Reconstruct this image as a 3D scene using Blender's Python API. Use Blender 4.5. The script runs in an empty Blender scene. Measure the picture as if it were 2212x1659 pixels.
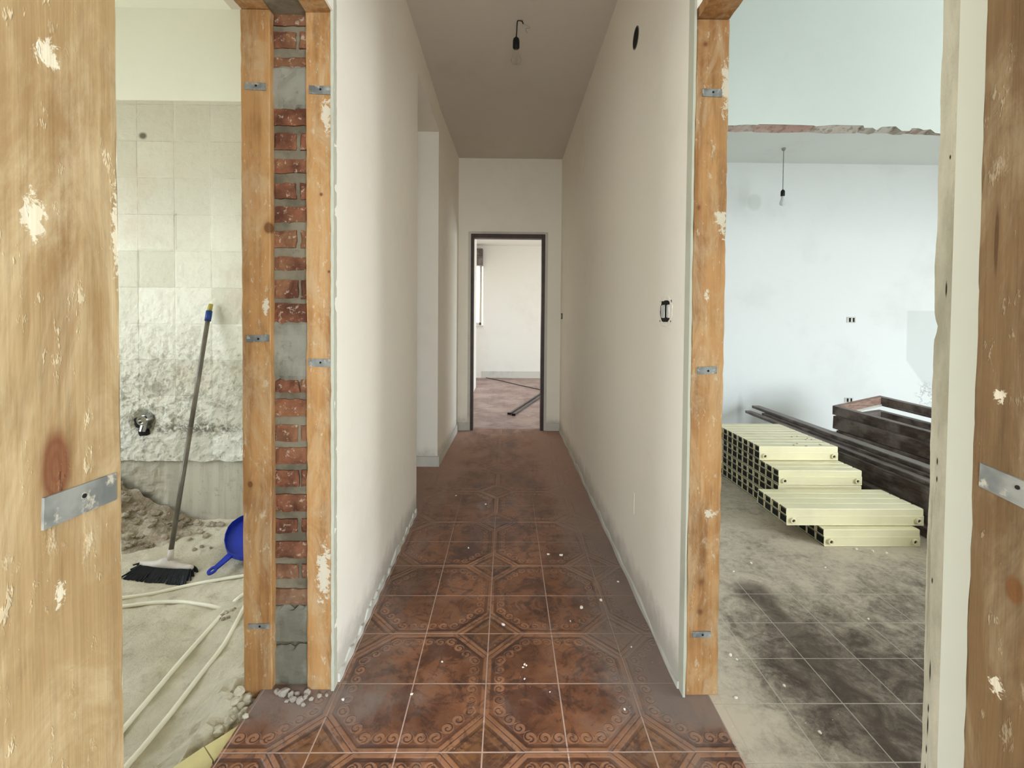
import bpy, bmesh, math, random
from mathutils import Vector, Matrix, noise
random.seed(7)
rnd = random.uniform
SC = bpy.context.scene
COL = SC.collection
PI = math.pi

# ------------------------------------------------------------------ camera
H = 1.266
F, PX, PY, PITCH, YAW, ROLL = 987.14, 1106.0, 709.28, 0.0232, 0.0114, 0.0082
def cam_axes():
    cy, sy, cp, sp = math.cos(YAW), math.sin(YAW), math.cos(PITCH), math.sin(PITCH)
    f = Vector((sy*cp, cy*cp, -sp)); r0 = Vector((cy, -sy, 0)); u0 = r0.cross(f)
    cr, sr = math.cos(ROLL), math.sin(ROLL)
    return cr*r0 + sr*u0, cr*u0 - sr*r0, f
CR, CU, CF = cam_axes()
def at(x, y, ax, v):
    """a measured point of the photograph, laid on the world plane where coordinate ax equals v"""
    d = CF + CR*((x-PX)/F) - CU*((y-PY)/F)
    o = Vector((0, 0, H)); t = (v - o[ax])/d[ax]
    return o + d*t
cd = bpy.data.cameras.new('camera'); cam = bpy.data.objects.new('camera', cd); COL.objects.link(cam)
cd.sensor_width = 36; cd.lens = 36*F/2212
cd.shift_x = 0; cd.shift_y = -(829.5-PY)/2212
cd.clip_start = 0.02
m = Matrix((CR, CU, -CF)).transposed().to_4x4(); m.translation = (0, 0, H)
cam.matrix_world = m
SC.camera = cam

# ------------------------------------------------------------------ materials
def lin(c):
    return tuple(((v/255)/12.92 if v/255 <= .04045 else ((v/255+.055)/1.055)**2.4) for v in c) + (1,)
class G:
    def __init__(s, name):
        s.m = bpy.data.materials.new(name); s.m.use_nodes = True
        s.t = s.m.node_tree; s.L = s.t.links
        s.b = s.t.nodes['Principled BSDF']
        s._c = None
    def new(s, ty, **k):
        n = s.t.nodes.new(ty)
        for a, b in k.items(): setattr(n, a, b)
        return n
    def put(s, sock, v):
        if isinstance(v, bpy.types.NodeSocket): s.L.new(v, sock)
        else:
            if sock.type == 'RGBA' and not hasattr(v, '__len__'): v = (v, v, v, 1)
            sock.default_value = v
    def co(s):
        if not s._c: s._c = s.new('ShaderNodeTexCoord').outputs['Object']
        return s._c
    def world(s):
        return s.new('ShaderNodeNewGeometry').outputs['Position']
    def sep(s, v):
        n = s.new('ShaderNodeSeparateXYZ'); s.put(n.inputs[0], v); return n.outputs
    def comb(s, x, y, z):
        n = s.new('ShaderNodeCombineXYZ')
        for i, v in enumerate((x, y, z)): s.put(n.inputs[i], v)
        return n.outputs[0]
    def mt(s, op, a, b=None, c=None, clamp=False):
        n = s.new('ShaderNodeMath', operation=op, use_clamp=clamp)
        for i, v in enumerate((a, b, c)):
            if v is not None: s.put(n.inputs[i], v)
        return n.outputs[0]
    def add(s, a, b): return s.mt('ADD', a, b)
    def sub(s, a, b): return s.mt('SUBTRACT', a, b)
    def mul(s, a, b): return s.mt('MULTIPLY', a, b)
    def mn(s, a, b): return s.mt('MINIMUM', a, b)
    def mx(s, a, b): return s.mt('MAXIMUM', a, b)
    def ab(s, a): return s.mt('ABSOLUTE', a)
    def ramp(s, v, a, b, c=0.0, d=1.0):
        n = s.new('ShaderNodeMapRange', interpolation_type='SMOOTHSTEP')
        s.put(n.inputs[0], v)
        for i, q in enumerate((a, b, c, d)): s.put(n.inputs[i+1], q)
        return n.outputs[0]
    def mix(s, f, a, b):
        n = s.new('ShaderNodeMix', data_type='RGBA')
        s.put(n.inputs[0], f); s.put(n.inputs[6], a); s.put(n.inputs[7], b)
        return n.outputs[2]
    def scale(s, v, k):
        n = s.new('ShaderNodeMapping'); s.put(n.inputs[0], v); n.inputs['Scale'].default_value = k
        return n.outputs[0]
    def noise(s, v, sc, det=4, ro=.55, dist=0.0):
        n = s.new('ShaderNodeTexNoise'); s.put(n.inputs['Vector'], v)
        n.inputs['Scale'].default_value = sc; n.inputs['Detail'].default_value = det
        n.inputs['Roughness'].default_value = ro; n.inputs['Distortion'].default_value = dist
        return n.outputs['Fac']
    def voro(s, v, sc, feat='F1'):
        n = s.new('ShaderNodeTexVoronoi', feature=feat); s.put(n.inputs['Vector'], v)
        n.inputs['Scale'].default_value = sc
        return n.outputs['Distance']
    def bump(s, h, st=.5, dist=.01, prev=None):
        n = s.new('ShaderNodeBump'); s.put(n.inputs['Height'], h)
        n.inputs['Strength'].default_value = st; n.inputs['Distance'].default_value = dist
        if prev is not None: s.L.new(prev, n.inputs['Normal'])
        return n.outputs[0]
    def ell(s, v, c, r, soft=.35):
        """1 inside an ellipsoid with centre c and radii r"""
        n = s.new('ShaderNodeVectorMath', operation='SUBTRACT'); s.put(n.inputs[0], v); n.inputs[1].default_value = c
        k = s.new('ShaderNodeVectorMath', operation='DIVIDE'); s.L.new(n.outputs[0], k.inputs[0]); k.inputs[1].default_value = r
        l = s.new('ShaderNodeVectorMath', operation='LENGTH'); s.L.new(k.outputs[0], l.inputs[0])
        return s.ramp(l.outputs['Value'], 1-soft, 1+soft, 1, 0), l.outputs['Value']
    def out(s, col, rough=.7, nrm=None, metal=0.0, spec=.3):
        s.put(s.b.inputs['Base Color'], col); s.put(s.b.inputs['Roughness'], rough)
        s.put(s.b.inputs['Metallic'], metal); s.b.inputs['Specular IOR Level'].default_value = spec
        if nrm is not None: s.L.new(nrm, s.b.inputs['Normal'])
        return s.m

def plain(name, c, rough=.5, metal=0.0, var=.12, sc=8, bump=.0, spec=.4):
    g = G(name); n = g.noise(g.co(), sc, 4)
    c0 = lin(c); c1 = tuple(v*(1-var*2) for v in c0[:3]) + (1,)
    col = g.mix(g.ramp(n, .35, .65), c1, c0)
    nr = g.bump(g.noise(g.co(), sc*6, 3), bump, .004) if bump else None
    return g.out(col, rough, nr, metal, spec)

def paint(name, c, dirt=(150, 142, 125), amt=.25, bump=.25, low=0.0):
    g = G(name); w = g.world()
    n = g.noise(w, 1.3, 5, .6); n2 = g.noise(w, 9, 4, .6)
    f = g.mul(g.ramp(g.add(g.mul(n, .7), g.mul(n2, .3)), .5, .72), amt)
    col = g.mix(f, lin(c), lin(dirt))
    if low:
        z = g.sep(w)[2]
        sc = g.ramp(g.add(z, g.mul(g.noise(w, 12, 5, .7), -.18)), -.06, .09, low, 0)
        col = g.mix(sc, col, lin((150, 143, 130)))
    h = g.add(g.mul(g.noise(w, 6, 3), .6), g.mul(g.noise(w, 40, 3), .15))
    return g.out(col, .85, g.bump(h, bump, .012), spec=.15)

def wood(name, c, dark, grain=(7, 7, 1.0), splat=.5, knots=(), gray=None, marks=()):
    g = G(name); w = g.world()
    st = g.scale(w, (14, 14, .8))
    ring = g.noise(st, 1.6, 3, .5, .6)
    fine = g.noise(g.scale(w, (70, 70, 2.5)), 1.5, 3, .6)
    blot = g.noise(w, 5, 4, .6)
    f = g.add(g.mul(ring, .5), g.add(g.mul(fine, .22), g.mul(blot, .33)))
    col = g.mix(g.ramp(f, .34, .64), lin(dark), lin(c))
    # plaster smears and specks
    sp = g.noise(g.scale(w, (9, 9, 5)), 1.8, 6, .68)
    sp2 = g.noise(g.scale(w, (40, 40, 16)), 1.5, 4, .7)
    msk = g.mt('ADD', g.ramp(sp, .62, .72), g.mul(g.ramp(sp2, .61, .68), .8), clamp=True)
    col = g.mix(g.mul(msk, splat), col, lin((214, 203, 176)))
    film = g.ramp(g.noise(g.scale(w, (9, 9, 3)), 1.4, 6, .75, .8), .42, .66)
    stain = g.ramp(g.noise(g.scale(w, (11, 11, 2.5)), 1.3, 5, .7, .5), .52, .68)
    col = g.mix(g.mul(stain, .38), col, lin(tuple(v*.72 for v in dark)))
    col = g.mix(g.mul(film, .36*splat*2), col, lin((204, 186, 150)))
    for (p, r, kc) in knots:
        k, d = g.ell(w, p, r, .3)
        rg = g.ramp(g.mt('SINE', g.add(g.mul(d, 15.0), g.mul(g.noise(w, 90, 3), 5.0))), -.4, .9, .75, 1)
        k = g.mul(k, g.add(.55, g.mul(rg, .45)))
        halo, _ = g.ell(w, p, tuple(v*1.7 for v in r), .5)
        col = g.mix(g.mul(halo, .35), col, lin(dark))
        col = g.mix(k, col, lin(kc))
    for (p, r) in marks:
        k, d = g.ell(w, p, tuple(v*1.25 for v in r), .4)
        rr_ = max(r[1:]) if r[0] > .03 or r[1] > .03 else max(r[1:])
        nz = g.noise(w, min(260, .9/max(.002, min(x_ for x_ in r if x_ < .019) if any(x_ < .019 for x_ in r) else .02)), 5, .72, .6)
        k = g.ramp(g.add(d, g.mul(g.sub(nz, .5), 3.2)), .55, .85, 1, 0)
        col = g.mix(g.mul(k, .9), col, lin((210, 200, 176)))
    h = g.add(g.mul(ring, .4), g.add(g.mul(fine, .5), g.mul(msk, .5)))
    return g.out(col, .62, g.bump(h, .35, .004), spec=.25)

# plaster of the rooms
M = {}
M['hall'] = paint('hall_plaster', (241, 233, 217), (218, 208, 190), .28, .2, .55)
M['right'] = paint('right_room_plaster', (226, 228, 224), (205, 206, 202), .3, .15)
M['bathtop'] = paint('bath_plaster', (231, 231, 214), (216, 216, 198), .3, .12)
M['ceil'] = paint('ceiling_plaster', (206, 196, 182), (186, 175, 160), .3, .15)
M['ceilr'] = paint('right_ceiling_plaster', (223, 226, 220), (205, 206, 200), .3, .15)
M['far'] = paint('far_room_plaster', (232, 226, 214), (218, 208, 194), .3, .15)
M['rough'] = paint('broken_plaster_edge', (203, 199, 186), (128, 122, 108), .7, .8)
M['strip'] = paint('white_plaster_edge', (222, 224, 210), (200, 200, 184), .4, .3)
M['edge'] = paint('greyish_plaster_edge', (190, 188, 168), (150, 146, 126), .6, .5)
M['chip'] = paint('plaster_chip', (232, 224, 208), (190, 180, 160), .4, .5)
M['base'] = paint('pale_baseboard', (205, 199, 186), (150, 142, 128), .5, .2)
M['lump'] = paint('mortar_lump', (168, 158, 144), (118, 108, 96), .7, .8)
M['cream'] = plain('cream_enamel', (233, 224, 184), .38, 0, .04, 5, .03, .45)
M['creamin'] = plain('dusty_shaded_enamel', (120, 112, 92), .7, 0, .15, 14, .1)  # dull box rim; on the radiator ends the colour carries their shade
M['rust'] = plain('rusty_thread', (118, 86, 62), .7, .3, .3, 60, .3)
M['black'] = plain('black_plastic', (16, 16, 17), .45, 0, .1, 20)
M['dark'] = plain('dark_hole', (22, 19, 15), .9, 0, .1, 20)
M['wire'] = plain('dark_wire', (34, 28, 22), .5, 0, .1, 20)
M['greywire'] = plain('grey_cord', (150, 152, 148), .6, 0, .1, 20)
M['blue'] = plain('blue_plastic', (28, 52, 168), .42, 0, .1, 14, .05)
M['navy'] = plain('blue_grip', (20, 60, 128), .45, 0, .1, 20)
M['yellow'] = plain('yellow_cap', (176, 164, 72), .5, 0, .1, 20)
M['pipe'] = plain('white_pipe', (240, 236, 214), .4, 0, .03, 6, .05)
M['chrome'] = plain('chrome', (190, 190, 190), .15, 1.0, .02, 5)
M['steel'] = plain('galvanised_strap', (136, 138, 134), .5, .75, .22, 30, .15)
def steel():
    g = G('dusty_galvanised_strap'); w = g.world()
    n = g.noise(w, 55, 5, .7); n2 = g.noise(w, 25, 3)
    col = g.mix(g.ramp(n2, .35, .65), lin((112, 114, 110)), lin((150, 150, 143)))
    k = g.ramp(n, .55, .66)
    col = g.mix(g.mul(k, .75), col, lin((196, 188, 168)))
    return g.out(col, g.ramp(k, 0, 1, .45, .85), g.bump(n, .3, .001), metal=.25, spec=.5)
M['steel'] = steel()
M['broomblk'] = plain('broom_block', (216, 208, 196), .55, 0, .1, 10, .05)
M['bristle'] = plain('black_bristles', (26, 30, 33), .6, 0, .3, 50, .3)
M['pole'] = plain('dark_pole', (128, 121, 108), .42, .3, .2, 6)
M['frame'] = plain('dark_brown_door_frame', (70, 52, 42), .5, 0, .15, 10, .05)
M['profile'] = plain('grey_metal_profile', (92, 84, 80), .4, .6, .15, 14)
M['yt'] = plain('yellow_floor_tile', (222, 210, 148), .55, 0, .12, 7, .1)
M['tub'] = plain('grey_tub', (116, 122, 122), .5, 0, .12, 10)
M['socketw'] = plain('white_module', (205, 204, 194), .5, 0, .1, 20)

def brown_wood():
    g = G('dark_stained_wood'); c = g.co()
    n = g.noise(g.scale(c, (2.5, 2.5, 2.5)), 2, 5, .6)
    st = g.noise(g.scale(c, (40, 6, 40)), 1.2, 4, .6)
    col = g.mix(g.ramp(st, .35, .65), lin((74, 62, 54)), lin((104, 90, 82)))
    col = g.mix(g.mul(g.ramp(n, .44, .66), .7), col, lin((150, 138, 130)))
    return g.out(col, g.ramp(n, .4, .7, .32, .6), g.bump(st, .2, .003), spec=.5)
M['brown'] = brown_wood()
def red_wood():
    g = G('bare_reddish_wood'); c = g.co()
    st = g.noise(g.scale(c, (8, 8, 40)), 1.4, 4, .6)
    return g.out(g.mix(g.ramp(st, .35, .65), lin((134, 104, 90)), lin((170, 142, 126))), .65, g.bump(st, .2, .003))
M['redwood'] = red_wood()

def tiles_hall(name, dusty=0.0, far=False):
    g = G(name); w = g.world(); X, Y, Z = g.sep(w)
    u = g.mul(g.sub(X, -.0619), 4.0); v = g.mul(g.sub(Y, 2.5521), 4.0)
    def fold2(t, off):      # distance from the octagon centre, in tiles, -1..1 -> abs
        f = g.mt('FRACT', g.mul(g.add(t, off), .5))
        return g.ab(g.sub(g.mul(f, 2.0), 1.0))
    ax = fold2(u, 0.0)      # zero at odd i
    ay = fold2(v, 1.0)      # zero at even j
    e1 = g.sub(1.0, ax); e2 = g.sub(1.0, ay)
    e3 = g.mul(g.sub(1.5, g.add(ax, ay)), .7071)
    e = g.mn(g.mn(e1, e2), e3)
    is3 = g.mt('LESS_THAN', e3, g.mn(e1, e2)); is1 = g.mt('LESS_THAN', e1, e2)
    s12 = g.add(g.mul(is1, ay), g.mul(g.sub(1.0, is1), ax))
    s3 = g.mul(g.sub(ax, ay), .7071)
    sS = g.add(g.mul(is3, s3), g.mul(g.sub(1.0, is3), s12))
    def band(val, c, wd, soft):
        return g.ramp(g.ab(g.sub(val, c)), wd, wd+soft, 1, 0)
    ae = g.ab(e)
    bar = band(ae, .032, .024, .016)
    groove = g.add(band(ae, .0, .004, .008), band(ae, .082, .014, .020))
    ts = g.mul(g.sub(g.mt('FRACT', g.mt('DIVIDE', sS, .17)), .5), .17)
    te = g.sub(e, .185)
    rad = g.mt('SQRT', g.add(g.mul(ts, ts), g.mul(te, te)))
    ang = g.mt('DIVIDE', g.mt('ARCTAN2', te, ts), 2*PI)
    spir = g.ab(g.sub(g.mt('FRACT', g.sub(g.mt('DIVIDE', rad, .062), ang)), .5))
    inR = g.ramp(rad, .070, .080, 1, 0)
    tail = band(te, g.mul(g.mt('SINE', g.mul(sS, 2*PI/.17)), -.045), .010, .015)
    gate = g.mt('GREATER_THAN', e, .098)
    scroll = g.mul(g.mx(g.mul(g.ramp(spir, .26, .40, 1, 0), inR), g.mul(tail, g.sub(1.0, inR))), gate)
    scd = g.mul(g.mul(g.ramp(spir, .40, .46), inR), gate)
    inner = band(e, -.17, .012, .02)     # a line inside the lozenge
    dots = g.mul(band(e, -.125, .02, .02), g.ramp(g.mt('SINE', g.mul(s3, 70.0)), 0, .5))
    light = g.mt('ADD', g.mx(g.mx(bar, scroll), g.mul(g.mx(inner, dots), .3)), 0.0, clamp=True)
    darkm = g.mt('ADD', g.mx(groove, g.mx(scd, g.mul(band(e, -.2, .012, .02), .35))), 0.0, clamp=True)
    loz = g.mt('LESS_THAN', e, -.02)
    n1 = g.noise(w, 3.2, 6, .62); n2 = g.noise(w, 13, 6, .65); n3 = g.noise(w, 60, 4, .7)
    base = g.mix(g.ramp(n1, .36, .64), lin((104, 64, 42)), lin((150, 98, 66)))
    base = g.mix(g.mul(loz, .5), base, lin((128, 88, 50)))
    base = g.mix(g.mul(g.ramp(g.noise(w, 5.5, 7, .72, .8), .50, .58), .7), base, lin((78, 46, 36)))
    rel = g.ramp(g.add(g.mul(g.noise(w, 2.0, 4, .6), .6), g.mul(g.noise(w, 7, 5, .7), .4)), .38, .60, .15, .95)
    base = g.mix(g.mul(g.mul(light, rel), .75), base, lin((184, 130, 94)))
    base = g.mix(g.mul(g.mul(darkm, rel), .7), base, lin((74, 42, 30)))
    base = g.mix(g.mul(g.ramp(g.noise(w, 14, 7, .75, 1.2), .52, .60), .6), base, lin((58, 36, 30)))
    # grout
    gu = g.ab(g.sub(g.mt('FRACT', u), .5)); gv = g.ab(g.sub(g.mt('FRACT', v), .5))
    gr = g.ramp(g.mx(gu, gv), .4885, .4945)
    # dust: along the walls, at the doorways and further down the passage
    cx = g.ab(g.sub(X, .0))
    edge = g.ramp(cx, .14, .60)
    rt = g.ramp(X, .12, .58)
    back = g.ramp(Y, 2.2, 4.0)
    n4 = g.noise(g.scale(w, (7, 3.2, 1)), 1.7, 7, .72, 1.4)
    dn = g.add(g.add(g.mul(n1, .34), g.mul(n4, .30)), g.add(g.mul(n2, .22), g.mul(n3, .14)))
    fan = g.ramp(g.mt('SINE', g.add(g.mul(X, 31.0), g.mul(g.noise(w, 4, 5, .7), 18.0))), -.6, 1.0)
    lowy = g.ramp(Y, 1.25, 1.6, .25, 1)
    pA, _ = g.ell(w, (.66, 1.50, 0), (.16, .10, .3), .6); pB, _ = g.ell(w, (-.62, 1.47, 0), (.30, .08, .3), .6)
    amt = g.add(g.mul(g.add(g.mul(edge, .17), g.mul(rt, .19)), lowy), g.add(g.mul(back, .19), g.mul(g.add(pA, pB), .16)))
    d = g.ramp(g.add(g.add(dn, amt), g.mul(g.sub(fan, .5), .06)), .47, .84)
    base = g.mix(g.mul(gr, g.ramp(Y, 1.9, 3.4, .9, .2)), base, lin((200, 168, 150)))
    base = g.mix(g.mul(d, .84), base, g.mix(g.ramp(Y, 2.0, 4.2), lin((136, 121, 110)), lin((182, 148, 130))))
    spk = g.ramp(g.voro(w, 34), .035, .06, 1, 0)
    spk = g.mul(spk, g.ramp(g.noise(w, 9, 2), .55, .6))
    base = g.mix(spk, base, lin((206, 190, 172)))
    hgt = g.sub(g.mul(light, 1.0), g.add(g.mul(darkm, 1.0), g.mul(gr, .8)))
    hgt = g.add(g.mul(hgt, g.sub(1.0, g.mul(d, .6))), g.mul(n3, .35))
    rough = g.ramp(d, 0, .7, .42, .85)
    return g.out(base, rough, g.bump(hgt, .55, .0035), spec=.4)
M['floor'] = tiles_hall('red_relief_tiles')
def tiles_far():
    g = G('pale_dusty_tiles'); w = g.world(); X, Y, Z = g.sep(w)
    n1 = g.noise(w, 2.5, 6, .62); n2 = g.noise(g.scale(w, (5, 18, 1)), 1.6, 5, .65)
    gr = g.ramp(g.mx(g.ab(g.sub(g.mt('FRACT', g.mul(X, 4.0)), .5)), g.ab(g.sub(g.mt('FRACT', g.mul(Y, 4.0)), .5))), .488, .496)
    col = g.mix(g.ramp(n1, .35, .65), lin((134, 106, 96)), lin((172, 146, 134)))
    col = g.mix(g.mul(g.ramp(n2, .5, .68), .6), col, lin((196, 178, 168)))
    col = g.mix(g.mul(gr, .35), col, lin((190, 168, 156)))
    return g.out(col, .55, g.bump(g.add(n2, gr), .2, .004), spec=.4)
M['floorfar'] = tiles_far()

def tiles_grey():
    g = G('grey_dusty_tiles'); w = g.world(); X, Y, Z = g.sep(w)
    u = g.mul(g.sub(X, 1.1221), 5.0); v = g.mul(g.sub(Y, 2.2701), 5.0)
    gu = g.ab(g.sub(g.mt('FRACT', u), .5)); gv = g.ab(g.sub(g.mt('FRACT', v), .5))
    gr = g.ramp(g.mx(gu, gv), .488, .495)
    n1 = g.noise(w, 2.2, 6, .62); n2 = g.noise(w, 9, 7, .74, .7); n3 = g.noise(w, 38, 6, .78, .5)
    base = g.mix(g.ramp(n2, .35, .65), lin((74, 60, 48)), lin((106, 92, 79)))
    lo = g.ramp(X, .72, 1.15, .20, 0.0)
    hi = g.ramp(Y, 1.55, 2.6, -.07, .13)
    far_ = g.ramp(Y, 2.6, 3.6, 0.0, -.06)
    s = g.add(g.add(g.mul(n1, .36), g.add(g.mul(n2, .34), g.mul(n3, .30))), g.add(g.add(lo, hi), far_))
    d = g.ramp(s, .38, .70)
    swA, _ = g.ell(w, (1.175, 1.83, 0), (.05, .19, .3), .35)
    swB, _ = g.ell(w, (1.16, 2.07, 0), (.08, .10, .3), .45)
    sw = g.mt('ADD', swA, swB, clamp=True)
    d = g.mul(d, g.sub(1.0, g.mul(sw, .85)))
    col = g.mix(g.mul(d, .92), base, lin((208, 194, 172)))
    col = g.mix(g.mul(gr, .75), col, lin((190, 182, 166)))
    spk = g.ramp(g.voro(w, 26), .03, .05, 1, 0)
    col = g.mix(g.mul(spk, g.ramp(g.noise(w, 7, 2), .52, .58)), col, lin((222, 214, 196)))
    return g.out(col, g.ramp(d, 0, 1, .5, .9), g.bump(g.sub(g.add(g.mul(n2, .4), g.mul(n3, .4)), gr), .35, .004), spec=.3)
M['floorr'] = tiles_grey()

def sand():
    g = G('sand_and_cement'); w = g.world()
    n1 = g.noise(w, 2.4, 6, .62); n2 = g.noise(w, 11, 7, .7); n3 = g.noise(w, 60, 5, .75)
    col = g.mix(g.ramp(n1, .35, .65), lin((202, 195, 170)), lin((231, 223, 198)))
    col = g.mix(g.mul(g.ramp(n2, .52, .7), .6), col, lin((160, 150, 128)))
    col = g.mix(g.mul(g.ramp(n3, .55, .75), .4), col, lin((222, 214, 194)))
    return g.out(col, .95, g.bump(g.add(g.mul(n2, .8), g.mul(n3, .6)), .8, .018), spec=.1)
M['sand'] = sand()
def rubble():
    g = G('broken_rubble'); w = g.world()
    n1 = g.noise(w, 7, 5, .6); n2 = g.noise(w, 24, 6, .7); n3 = g.noise(w, 70, 4, .7)
    col = g.mix(g.ramp(n1, .35, .62), lin((150, 138, 116)), lin((210, 200, 178)))
    col = g.mix(g.mul(g.ramp(n2, .5, .66), .7), col, lin((160, 138, 116)))
    col = g.mix(g.ramp(n3, .6, .72), col, lin((222, 214, 196)))
    return g.out(col, .95, g.bump(g.add(n2, n3), .8, .015), spec=.1)
M['rubble'] = rubble()

def bath_wall():
    g = G('old_tile_adhesive'); w = g.world(); X, Y, Z = g.sep(w)
    u = g.mul(g.sub(X, -2.154), 4.72); v = g.mul(g.sub(Z, 1.215), 4.72)
    gu = g.ab(g.sub(g.mt('FRACT', u), .5)); gv = g.ab(g.sub(g.mt('FRACT', v), .5))
    wob = g.mul(g.sub(g.noise(w, 14, 4), .5), .06)
    ln = g.ramp(g.add(g.mx(gu, gv), wob), .488, .502)
    cell = g.new('ShaderNodeTexWhiteNoise', noise_dimensions='2D')
    g.L.new(g.comb(g.mt('FLOOR', u), g.mt('FLOOR', v), 0.0), cell.inputs['Vector'])
    cv = cell.outputs['Value']
    n1 = g.noise(w, 3, 5, .6); n2 = g.noise(w, 16, 7, .72, .6); n3 = g.noise(w, 45, 5, .7)
    col = g.mix(g.ramp(cv, .1, .9), lin((212, 209, 190)), lin((230, 228, 211)))
    up = g.ramp(Z, 1.55, 2.1)
    col = g.mix(g.mul(up, .75), col, lin((194, 190, 171)))
    col = g.mix(g.mul(g.ramp(n1, .5, .7), .45), col, lin((200, 186, 164)))
    low = g.ramp(g.add(Z, g.mul(n1, .5)), .75, 1.6, 1, .12)
    sc = g.mul(g.ramp(n2, .50, .63), low)
    col = g.mix(g.mul(sc, .7), col, lin((158, 151, 132)))
    sc2 = g.mul(g.ramp(n3, .58, .68), low)
    col = g.mix(g.mul(sc2, .7), col, lin((122, 114, 96)))
    col = g.mix(g.mul(g.mul(ln, g.ramp(g.noise(w, 4, 4, .6), .40, .62)), .30), col, lin((164, 160, 141)))
    # hole and stains with a shape of their own
    k, _ = g.ell(w, (-2.121, 2.7, 2.304), (.022, .1, .018), .5)
    col = g.mix(k, col, lin((104, 102, 84)))
    k, _ = g.ell(w, (-2.05, 2.7, .80), (.42, .2, .27), .7)
    k = g.mul(k, g.ramp(g.add(g.mul(n2, .6), g.mul(n3, .4)), .46, .58))
    col = g.mix(g.mul(k, .5), col, lin((138, 132, 115)))
    k, _ = g.ell(w, (-1.83, 2.7, .60), (.32, .2, .03), .6)
    col = g.mix(g.mul(k, g.ramp(n3, .4, .6)), col, lin((120, 112, 98)))
    h = g.sub(g.add(g.mul(n2, g.add(.3, g.mul(low, .9))), g.mul(n3, g.mul(low, .6))), g.mul(ln, .12))
    return g.out(col, .92, g.bump(h, .75, .015), spec=.12)
M['bathwall'] = bath_wall()
def cement(name, a, b, streak=True):
    g = G(name); w = g.world()
    n1 = g.noise(w, 5, 5, .6); n2 = g.noise(w, 30, 5, .7)
    st = g.noise(g.scale(w, (16, 16, 1.2)), 1.2, 4, .6)
    col = g.mix(g.ramp(st if streak else n1, .38, .62), lin(a), lin(b))
    col = g.mix(g.mul(g.ramp(n2, .55, .7), .35), col, lin(tuple(v*.7 for v in a)))
    return g.out(col, .9, g.bump(g.add(n1, g.mul(n2, .4)), .35, .012), spec=.15)
M['cement'] = cement('smoothed_cement', (176, 170, 150), (194, 188, 167))
M['mortar'] = cement('grey_mortar', (104, 94, 76), (142, 132, 110), False)
M['patch'] = cement('pale_cement_patch', (118, 114, 98), (150, 146, 130), False)
def bricks():
    g = G('old_red_brick'); w = g.world()
    n1 = g.noise(w, 12, 4, .6); n2 = g.noise(w, 50, 5, .7); n0 = g.noise(w, 5, 2)
    col = g.mix(g.ramp(n1, .35, .65), lin((96, 60, 44)), lin((142, 92, 66)))
    col = g.mix(g.mul(g.ramp(n0, .5, .62), .5), col, lin((152, 112, 78)))
    col = g.mix(g.mul(g.ramp(n2, .56, .66), .7), col, lin((196, 176, 152)))
    low = g.ramp(g.sep(w)[2], .2, .55, .6, 0)
    col = g.mix(g.mul(low, g.ramp(n1, .3, .6)), col, lin((140, 122, 96)))
    return g.out(col, .85, g.bump(g.add(n1, g.mul(n2, .6)), .6, .006), spec=.2)
M['brick'] = bricks()
def grey_edge():
    g = G('grey_broken_reveal'); w = g.world()
    n1 = g.noise(g.scale(w, (5, 5, 1.6)), 2, 6, .65); n2 = g.noise(w, 45, 5, .7)
    st = g.noise(g.scale(w, (30, 30, 2.2)), 1.5, 5, .7)
    col = g.mix(g.ramp(n1, .35, .65), lin((168, 164, 144)), lin((208, 204, 184)))
    col = g.mix(g.mul(g.ramp(st, .58, .68), .7), col, lin((150, 144, 124)))
    for (y, z, r) in ((.622, 1.49, .003), (.622, 1.31, .010), (.628, 1.07, .005), (.628, 1.045, .004), (.630, .90, .004), (.630, .77, .014), (.631, .715, .006), (.631, .69, .014), (.632, .655, .006), (.633, .62, .012)):
        k, _ = g.ell(w, (.605, y, z), (.05, .0011, r), .5)
        col = g.mix(k, col, lin((40, 34, 26)))
    return g.out(col, .9, g.bump(g.add(n1, n2), .6, .006), spec=.15)
M['greyedge'] = grey_edge()
def right_back():
    g = G('right_room_back_plaster'); w = g.world(); X, Y, Z = g.sep(w)
    n = g.noise(w, 1.4, 5, .6); n2 = g.noise(w, 8, 5, .65)
    col = g.mix(g.mul(g.ramp(n, .5, .7), .3), lin((228, 230, 227)), lin((206, 208, 204)))
    bx = g.mul(g.mul(g.ramp(X, 4.545, 4.565), g.ramp(Z, 1.375, 1.39, 1, 0)), g.ramp(g.add(Z, g.mul(g.sub(X, 4.55), 1.35)), .80, .86))
    col = g.mix(g.mul(bx, .6), col, lin((204, 208, 204)))
    k, _ = g.ell(w, (2.78, 5.15, 2.59), (.075, .2, .09), .3); col = g.mix(g.mul(k, .5), col, lin((196, 200, 192)))
    k, _ = g.ell(w, (2.66, 5.15, .22), (.03, .2, .14), .9); col = g.mix(g.mul(k, .4), col, lin((150, 148, 146)))
    k, _ = g.ell(w, (4.79, 5.15, .42), (.10, .2, .14), .6)
    ring = g.ramp(g.ab(g.sub(n2, .5)), .01, .03, 1, 0)
    col = g.mix(g.mul(g.mul(k, ring), .6), col, lin((150, 150, 148)))
    return g.out(col, .85, g.bump(n2, .15, .01), spec=.15)
M['rightback'] = right_back()
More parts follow.
